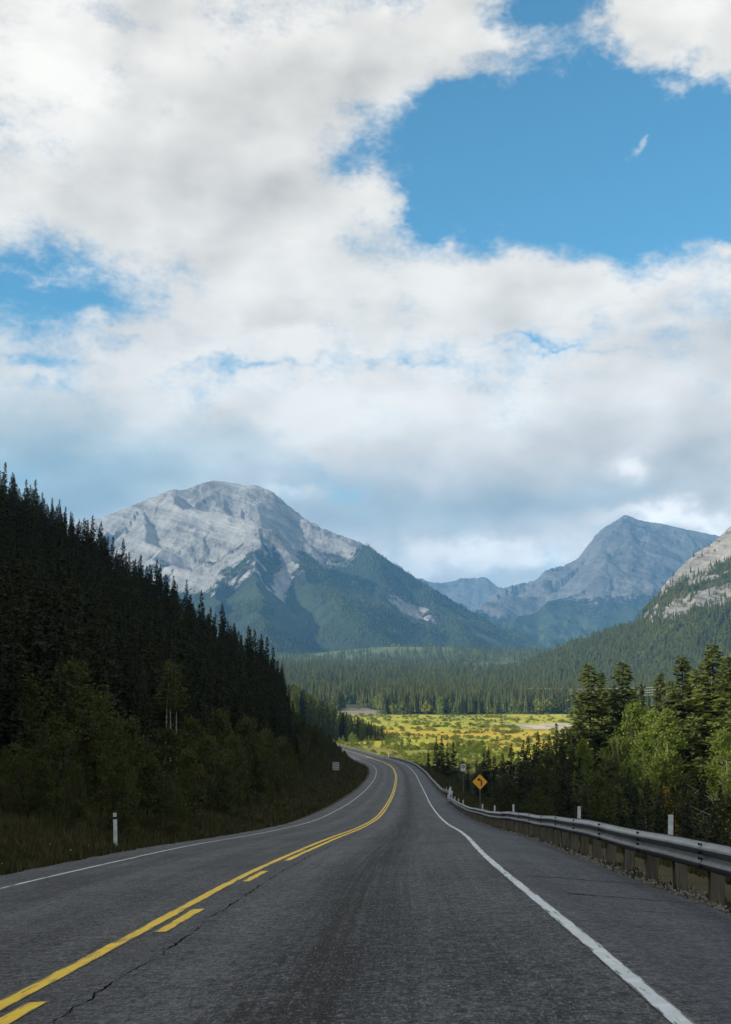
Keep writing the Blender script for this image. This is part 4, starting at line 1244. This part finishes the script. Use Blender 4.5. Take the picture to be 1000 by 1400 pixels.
# lit young poplars beyond the shade
for i, (u, v, Y) in enumerate([(626, 1014, 430), (634, 1018, 420), (642, 1012, 440), (648, 1020, 425), (653, 1016, 450), (615, 1022, 450), (660, 1012, 470), (606, 1026, 470)]):
    x, y, h = by_top(u, v, Y)
    tree('poplar_tree', AS[i % 4], x, y, max(h, 4), 'sunlit bright green poplar past the dark conifers right of the bend', 'tree', 'sunlit poplars right of the bend', 1.15)

# --- young trees along the foot of the left hill
left_front = [(10, 935, 62, 1, 1.1), (38, 930, 60, 0, 1.0), (98, 912, 66, 1, 1.15), (120, 975, 58, 2, 1.0), (140, 958, 60, 3, 1.1), (75, 985, 52, 3, 1.1), (178, 990, 55, 3, 1.0), (165, 1040, 46, 1, 1.0), (205, 1035, 52, 2, 1.1),
              (230, 1000, 68, 1, 1.1), (258, 1030, 62, 0, 1.1), (262, 985, 82, 3, 1.0), (285, 1010, 78, 1, 1.1), (300, 975, 96, 0, 1.0), (320, 1010, 92, 3, 1.0), (338, 985, 110, 1, 1.1), (352, 1030, 100, 2, 1.1), (365, 1000, 125, 3, 1.0),
              (385, 1010, 140, 1, 1.1), (398, 1030, 150, 0, 1.1), (412, 1020, 185, 3, 1.0), (424, 1025, 215, 1, 1.0), (60, 1040, 44, 2, 1.0), (20, 1020, 44, 3, 1.0), (105, 1050, 43, 0, 0.9), (235, 1070, 52, 3, 0.9), (310, 1050, 78, 1, 0.9), (380, 1060, 120, 2, 0.9)]
OWN = {10: 'leafy young tree cut by the left picture edge', 178: 'leafy young tree standing straight above the white marker post', 205: 'bushy young tree just right of the white marker post',
       412: 'small young tree beside the grey two-panel sign', 424: 'last young tree of the left hill before the road bends away', 230: 'leafy young tree under the three bare stemmed pines', 262: 'leafy young tree just right of the three bare stemmed pines',
       60: 'low leafy tree nearest the camera on the left bank'}
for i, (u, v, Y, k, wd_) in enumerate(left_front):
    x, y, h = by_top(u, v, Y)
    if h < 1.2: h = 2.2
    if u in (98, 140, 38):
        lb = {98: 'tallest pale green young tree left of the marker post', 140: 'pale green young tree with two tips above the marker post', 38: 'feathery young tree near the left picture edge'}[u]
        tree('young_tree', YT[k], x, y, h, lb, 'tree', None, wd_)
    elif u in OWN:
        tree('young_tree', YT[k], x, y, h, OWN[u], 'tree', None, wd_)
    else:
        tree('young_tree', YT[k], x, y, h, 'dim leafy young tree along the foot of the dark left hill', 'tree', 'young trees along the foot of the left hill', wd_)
for i, (u, v) in enumerate([(228, 908), (236, 905), (244, 910)]):
    x, y, h = by_top(u, v, 92 + 2 * i)
    tree('bare_stem_pine', TP[i % 2], x, y, h, ['left', 'middle', 'right'][i] + ' one of three thin pines with bare pale stems on the dark hill', 'tree', 'three thin bare stemmed pines', 1.0)

# --- the dark forest on the left hill
pts = []
g = np.random.default_rng(5)
for Y in np.arange(-90, 372, 2.8):
    for s in np.arange(8.0, 175, 2.8):
        yv = Y + g.uniform(-1.5, 1.5); sv = s + g.uniform(-1.5, 1.5)
        if yv > 335 and sv > 60 - (yv - 335) * 0.3: continue
        if yv < 25 and (g.uniform() > 0.45 or sv < 25): continue
        if sv < 12 and g.uniform() < 0.55: continue
        o_ = -6.2 - sv
        x = float(road_x(yv) + o_ * road_w(yv))
        ht = (9.0 + 3.5 * g.uniform() ** 1.6 + (3.5 if g.uniform() < .12 else 0)) * (0.5 + 0.5 * min(1, (sv - 4) / 14))
        if yv > 180:
            ue, ve = to_uv(x + 1.9, yv, float(terrain(x, yv)) + ht)
            if ue > np.interp(ve, [880, 905, 950, 985, 1010], [388, 396, 408, 424, 434]): continue
        pts.append((x, yv, ht, int(g.integers(0, 6)), sv))
pts = np.array(pts)
tz = terrain(pts[:, 0], pts[:, 1])
# which of them show: coarse depth buffer
W_, H_ = 500, 700
zb = np.full((H_, W_), 1e9); ow = np.full((H_, W_), -1)
order = np.argsort(pts[:, 1])
for i in order:
    X, Y, ht, k, s = pts[i]
    if Y < 14: continue
    ub, vb = to_uv(X, Y, tz[i]); ut, vt = to_uv(X, Y, tz[i] + ht)
    hw = 2.0 * ht / 16 / Y * F
    for r_ in range(max(0, int(vt / 2)), min(H_, int(vb / 2) + 1)):
        f = (r_ * 2 - vt) / max(vb - vt, 1); a0 = int((ub - hw * f) / 2); a1 = int((ub + hw * f) / 2) + 1
        if a1 < 0 or a0 >= W_: continue
        seg = slice(max(0, a0), min(W_, a1))
        mk = zb[r_, seg] > Y
        zb[r_, seg] = np.where(mk, Y, zb[r_, seg]); ow[r_, seg] = np.where(mk, i, ow[r_, seg])
cnt = np.bincount(ow[ow >= 0].ravel(), minlength=len(pts))
n_single = 150
best = set(np.argsort(-cnt)[:n_single].tolist())
# the ones that stand on the skyline
sky_own = set()
for c_ in range(0, 215):
    col_ = ow[:, c_]; w1 = np.nonzero(col_ >= 0)[0]
    if len(w1): sky_own.add(int(col_[w1[0]]))
for i in list(best | set(j for j in sky_own if cnt[j] > 14)):
    X, Y, ht, k, s = pts[i]
    if i in sky_own:
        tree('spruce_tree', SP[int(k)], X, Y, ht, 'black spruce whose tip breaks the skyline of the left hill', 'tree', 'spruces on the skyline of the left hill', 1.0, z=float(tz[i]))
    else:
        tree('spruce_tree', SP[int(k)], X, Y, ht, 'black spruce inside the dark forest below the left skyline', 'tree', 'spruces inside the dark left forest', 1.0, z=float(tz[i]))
    best.add(i)
note_src(SP + SP_LIT + PI_ + TP + AS + YT + GB, None)
rest = np.array([i for i in range(len(pts)) if i not in best])
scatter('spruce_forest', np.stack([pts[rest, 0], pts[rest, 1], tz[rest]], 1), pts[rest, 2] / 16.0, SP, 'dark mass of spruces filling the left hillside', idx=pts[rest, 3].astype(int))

# undergrowth at the foot of the hill, and scrub in the shade behind the guardrail
P_, S_ = [], []
g = np.random.default_rng(6)
for _ in range(2300):
    yv = g.uniform(30, 400) if g.uniform() < .7 else g.uniform(28, 110); sv = g.uniform(3.2, 13 if yv < 250 else 30) * (0.7 + 0.3 * g.uniform())
    x = float(road_x(yv) - (6.2 + sv) * road_w(yv)); P_.append((x, yv)); S_.append(g.uniform(0.12, 0.34) * min(1, sv / 6.5) * (1 if yv < 270 else 1.9))
for _ in range(700):
    yv = g.uniform(270, 410); sv = g.uniform(3, 40)
    x = float(road_x(yv) - (6.2 + sv) * road_w(yv)); P_.append((x, yv)); S_.append(g.uniform(0.3, 0.8) * min(1, sv / 9))
for _ in range(1700):
    yv = g.uniform(40, 420); ov = 8.5 + 66 * g.uniform() ** 1.5
    x = float(road_x(yv) + ov * road_w(yv)); P_.append((x, yv)); S_.append(g.uniform(0.25, 0.75) * min(1, 0.12 + (ov - 8) / 14))
P_ = np.array(P_)
scatter('undergrowth', np.column_stack([P_, terrain(P_[:, 0], P_[:, 1])]), np.array(S_), YT, 'low leafy undergrowth below the trees', with_trunk=True)

# --- stand of spruces beyond the bend
g = np.random.default_rng(8)
cand = []
for _ in range(330):
    t_ = g.uniform(0, 1); Y = g.uniform(640, 790) + 25 * t_
    u = 385 + 165 * t_ + g.uniform(-8, 8)
    X = (u - 500) / F * Y
    vt = np.interp(u, [385, 400, 430, 455, 480, 500, 520, 545, 560], [918, 928, 948, 962, 972, 980, 988, 1002, 1006]) + abs(g.normal(0, 8)) + 3
    zt = at(u, vt, Y)[2]; gz = float(terrain(X, Y)); h = min(zt - gz, 27)
    if h > 4: cand.append((X, Y, h, gz))
for i, (X, Y, h, gz) in enumerate(sorted(cand, key=lambda c: c[1])):
    if i < 110:
        tree('spruce_tree', (SP_LIT + SP)[i % 5], X, Y, h, 'spruce of the half lit stand where the road disappears', 'tree', 'spruces of the stand where the road disappears', 0.95, z=gz)
rest = sorted(cand, key=lambda c: c[1])[110:]
scatter('spruce_stand', np.array([(a_, b_, d_) for a_, b_, c_, d_ in rest]), np.array([c_ / 16 for a_, b_, c_, d_ in rest]), SP_LIT + SP[:2], 'back rows of the spruce stand where the road disappears')
for i in range(26):
    u = g.uniform(432, 560); Y = g.uniform(560, 640); X = (u - 500) / F * Y
    if abs((X - float(road_x(Y)))) < 9: continue
    tree('young_aspen', AS[i % 4], X, Y, g.uniform(3.5, 7), 'pale young aspen at the sunlit edge of the stand past the bend', 'tree', 'young aspens along the stand past the bend', 1.0)

# --- river flats: scrub, then the forest edge
P_ = []
g = np.random.default_rng(9)
while len(P_) < 9000:
    Y = math.exp(g.uniform(math.log(430), math.log(1270))); u = g.uniform(380, 900); X = (u - 500) / F * Y
    if X < -20 or abs(X - float(road_x(Y))) < 10: continue
    P_.append((X, Y))
P_ = np.array(P_)
nbv = fbm(P_[:, 0] / 55, P_[:, 1] / 140, 4, seed=23)
gv = ((P_[:, 0] - 118 - 60 * nbv) / 42) ** 2 + ((P_[:, 1] - 905 - 50 * nbv) / 62) ** 2
kp = (fbm(P_[:, 0] / 14, P_[:, 1] / 30, 3, seed=91) + 0.5 * nbv + g.normal(0, 0.22, len(P_)) > 0.26) & (gv > 1.2)
P_ = P_[kp]
for i in range(8):
    tree('scrub_bush', BU[i % 2], float(P_[i, 0]), float(P_[i, 1]), 1.8, 'low willow scrub bush on the sunny river flats', 'bush', 'scrub bushes on the river flats')
# spruces and poplars along the far edge of the flats
for i in range(90):
    u = g.uniform(505, 830); Y = 1262 + g.uniform(-12, 45)
    if 470 < u < 520: continue
    X = (u - 500) / F * Y
    if g.uniform() < 0.68: tree('far_spruce', LC[i % 4], X, Y, g.uniform(15, 27), 'spruce along the far edge of the river flats', 'tree', 'spruces along the far edge of the river flats', 0.9)
    else: tree('far_poplar', LB[i % 2], X, Y - 10, g.uniform(7, 16), 'pale poplar along the far edge of the river flats', 'tree', 'poplars along the far edge of the river flats', 1.0)
note_src(LC + LB + BU, None)
scatter('willow_scrub', np.column_stack([P_, terrain(P_[:, 0], P_[:, 1])]), g.uniform(0.25, 0.95, len(P_)), BU, 'low willow scrub covering the river flats', widths=g.uniform(1.0, 2.4, len(P_)))

# --- valley forest
Y = np.exp(g.uniform(math.log(1265), math.log(5200), 70000)); u = g.uniform(300, 1050, 70000); X = (u - 500) / F * Y
gx_ = (X + 6) / 22; gy_ = (Y - 1290) / 150
den = fbm(X / 160, Y / 220, 3, seed=95)
kp = (den > np.interp(Y, [1265, 1500, 2200, 3000], [-0.12, -0.25, -0.35, -0.30])) & (gx_ ** 2 + gy_ ** 2 > 1) & ~((Y > 2400) & ((fbm(X / 500, Y / 900, 4, seed=29) > 0.07) | (np.exp(-((X - 130) / 300) ** 2 - ((Y - 4150) / 330) ** 2) * 0.8 + 0.8 * fbm(X / 90, Y / 160, 4, 0.6, seed=28) + g.normal(0, 0.12, len(X)) > 0.48)))
kp &= g.uniform(size=len(X)) < np.interp(Y, [2300, 3000, 5000], [1.0, 0.55, 0.45])
X, Y = X[kp], Y[kp]
hs = (0.45 + 0.95 * g.uniform(0, 1, len(X)) ** 0.8) * np.interp(Y, [1265, 1500, 5000], [1.15, 1.2, 1.1])
ix = np.where(g.uniform(size=len(X)) < np.interp(Y, [1265, 1500, 2500], [0.72, 0.86, 0.94]), g.integers(0, 4, len(X)), 4 + g.integers(0, 2, len(X)))
scatter('valley_forest', np.column_stack([X, Y, terrain(X, Y)]), hs, LC + LB, 'dense conifer forest across the valley floor', idx=ix)


def slope_trees(name, m, n, keep, lab, smin, smax, seed):
    Xg, Yg, Hg, rock, U = m
    g = np.random.default_rng(seed)
    n0, n1_ = Xg.shape
    fi = g.uniform(0, n0 - 1.001, n); fj = g.uniform(0, n1_ - 1.001, n)
    i0, j0 = fi.astype(int), fj.astype(int); a_, b_ = fi - i0, fj - j0
    def s(A): return (A[i0, j0] * (1-a_) + A[i0+1, j0] * a_) * (1-b_) + (A[i0, j0+1] * (1-a_) + A[i0+1, j0+1] * a_) * b_
    x, y, h, r_, u_ = s(Xg), s(Yg), s(Hg), s(rock), s(U)
    k = keep(x, y, h, r_, u_, g.uniform(size=n)) & (h > terrain(x, y) - 2)
    x, y, h = x[k], y[k], h[k]
    ix = np.where(g.uniform(size=len(x)) < 0.97, g.integers(0, 4, len(x)), 4 + g.integers(0, 2, len(x)))
    scatter(name, np.column_stack([x, y, h - 0.5]), g.uniform(smin, smax, len(x)), LC + LB, lab, idx=ix)


slope_trees('slope_forest', m4, 70000, lambda x, y, h, r_, u, q_: (u > 640) & (y < 2760) & (q_ > r_ * 1.06 - 0.02), 'forest climbing the near right valley side', 0.55, 1.05, 12)
slope_trees('mountain_forest', m1, 90000, lambda x, y, h, r_, u, q_: (u < 820) & (y < 6900) & (r_ < 0.6) & (q_ > r_ * 1.2) & (fbm(x / 700, y / 700, 4, seed=63) < 0.28), 'forest on the lower slopes of the grey mountain', 0.8, 1.5, 13)

# ------------------------------------------------------------------ power line across the valley
def pole(u, v, Y, label):
    x, y, z = at(u, v, Y); gz = float(terrain(x, y))
    r = empty('utility_pole', (x, y, gz), label=label, category='utility pole', group='poles of the power line')
    obj('pole_shaft', MB().tube([(0, 0, -1), (0, 0, z - gz + 1.0)], [.35, .22], 8).mesh('pole_shaft', M_post), r)
    obj('cross_arm', MB().box((0, 0, z - gz), (4.6, .25, .25)).mesh('cross_arm', M_post), r)
    return x, y, z
pA = pole(598, 938, 1700, 'wooden utility pole rising from the forest at the left end of the cables')
pB = pole(727, 941, 1420, 'wooden utility pole in the forest where the cables bend')
pC = pole(1010, 932, 1150, 'wooden utility pole behind the tall spruces at the right edge')
spans = [(pA, pB, 13, 'left'), (pB, pC, 3, 'right')]
for k in range(4):
    for (a_, b_, sag, w__) in spans:
        pa = Vector(a_) + Vector((-2 + 1.2 * k, 0, -2.3 * k if w__ == 'right' else -2.3 * k)); pb = Vector(b_) + Vector((-2 + 1.2 * k, 0, -2.3 * k))
        if w__ == 'left' and k == 3: continue
        p_ = [pa.lerp(pb, t_) - Vector((0, 0, sag * 4 * t_ * (1 - t_))) for t_ in np.linspace(0, 1, 22)]
        obj('power_cable', MB().tube(p_, 0.10, 5).mesh('power_cable', M_cable), label=f'{["top", "second", "third", "lowest"][k]} pale cable of the {w__} span above the valley forest', category='cable', group='cables above the valley forest')

# ------------------------------------------------------------------ grass on the verges
g = np.random.default_rng(14)
def tufts(n, ylo, yhi, olo, ohi, hlo, hhi, blades=4, power=1.0):
    yv = ylo * (yhi / ylo) ** g.uniform(0, 1, n)
    ov = olo + (ohi - olo) * g.uniform(0, 1, n) ** power
    x = road_x(yv) + ov * road_w(yv); z = terrain(x, yv) - 0.03
    clump = fbm(x / 1.3, yv / 1.3, 3, seed=97)
    kp = clump > -0.7
    x, yv, z, clump = x[kp], yv[kp], z[kp], clump[kp]; n = len(x)
    T = []
    for k in range(blades):
        a_ = g.uniform(0, 6.283, n); h = g.uniform(hlo, hhi, n) * (0.75 + 0.8 * np.clip(clump, -.2, .6)); w_ = g.uniform(0.008, 0.02, n) * (0.6 + np.minimum(yv, 220) / 25)
        px = x + g.normal(0, .10, n); py = yv + g.normal(0, .10, n); lx, ly = g.normal(0, .28, n) * h, g.normal(0, .28, n) * h
        c_, s_ = np.cos(a_) * w_, np.sin(a_) * w_
        T.append(np.stack([np.stack([px - c_, py - s_, z], 1), np.stack([px + c_, py + s_, z], 1), np.stack([px + lx, py + ly, z + h], 1)], 1))
    return np.concatenate(T)
T = np.concatenate([tufts(30000, 13, 75, -5.5, -14, .12, .42), tufts(9000, 60, 230, -5.8, -14, .2, .5), tufts(9000, 170, 400, -5.6, -22, .3, .8), tufts(6000, 9, 60, 7.0, 10.5, .10, .35), tufts(350, 9, 60, 5.6, 6.0, .05, .14), tufts(6000, 60, 320, 6.0, 14, .2, .6), tufts(5000, 15, 70, -8, -16, .3, .75)])
me = new_mesh('verge_grass', T.reshape(-1, 3), np.arange(len(T) * 3).reshape(-1, 3), M_grass)
obj('verge_grass', me, kind='stuff', label='dry brown green grass on the road verges')
m = MB()
for _ in range(34):
    yv = random.uniform(17, 40); ov = -random.uniform(6.0, 11.5)
    x = float(road_x(yv) + ov * road_w(yv)); z = float(terrain(x, yv)) + random.uniform(.2, .38)
    b0 = len(m.V); r_ = random.uniform(.008, .018)
    for k in range(6): m.V.append((x + r_ * math.cos(k * 1.047), yv + random.uniform(-.01, .01), z + r_ * math.sin(k * 1.047)))
    m.V.append((x, yv - .01, z))
    m.F += [(b0 + 6, b0 + k, b0 + (k + 1) % 6) for k in range(6)]
V_, F_ = [], []
g = np.random.default_rng(21)
for _ in range(5200):
    yv = 8.0 * (70 / 8.0) ** g.uniform(); side_ = g.uniform() < 0.5
    ov = g.normal(5.72, 0.22) if side_ else g.normal(-5.25, 0.22)
    if PL + 0.02 < ov < PR - 0.02: continue
    x = float(road_x(yv) + ov * road_w(yv)); z = float(terrain(x, yv)); r_ = g.uniform(0.008, 0.028)
    b0 = len(V_); q_ = g.uniform(0.6, 1.3, 6) * r_
    V_ += [(x + q_[0], yv, z), (x, yv + q_[1], z), (x - q_[2], yv, z), (x, yv - q_[3], z), (x, yv, z + q_[4] * 0.8), (x, yv, z - q_[5])]
    F_ += [(b0, b0+1, b0+4), (b0+1, b0+2, b0+4), (b0+2, b0+3, b0+4), (b0+3, b0, b0+4)]
M_gravel, t, b = material('gravel', 0.9, 0.2)
setcol(t, b, mix(t, noise(t, geo_pos(t), 25, 3), (0.06, 0.056, 0.05), (0.22, 0.21, 0.19)))
obj('shoulder_gravel', new_mesh('shoulder_gravel', np.array(V_), np.array(F_), M_gravel), kind='stuff', label='loose grey gravel along both broken edges of the asphalt')
o_ = obj('verge_flowers', m.mesh('verge_flowers', M_flower), kind='stuff', label='tiny white flowers scattered in the left verge grass')

# ------------------------------------------------------------------ the air
hz = bpy.data.materials.new('haze'); hz.use_nodes = True; t = hz.node_tree; t.nodes.clear()
out = t.nodes.new('ShaderNodeOutputMaterial'); pv = t.nodes.new('ShaderNodeVolumePrincipled')
pv.inputs['Color'].default_value = (0.19, 0.53, 1.0, 1)
pv.inputs['Density'].default_value = 6.6e-5
t.links.new(pv.outputs[0], out.inputs['Volume'])
zmin = float(GZ.min()) - 1.0
obj('haze', MB().box((0, 0, (1380 + zmin) / 2), (34000, 34000, 1380 - zmin)).mesh('haze', hz), kind='stuff', label='thin blue haze filling the valley air')
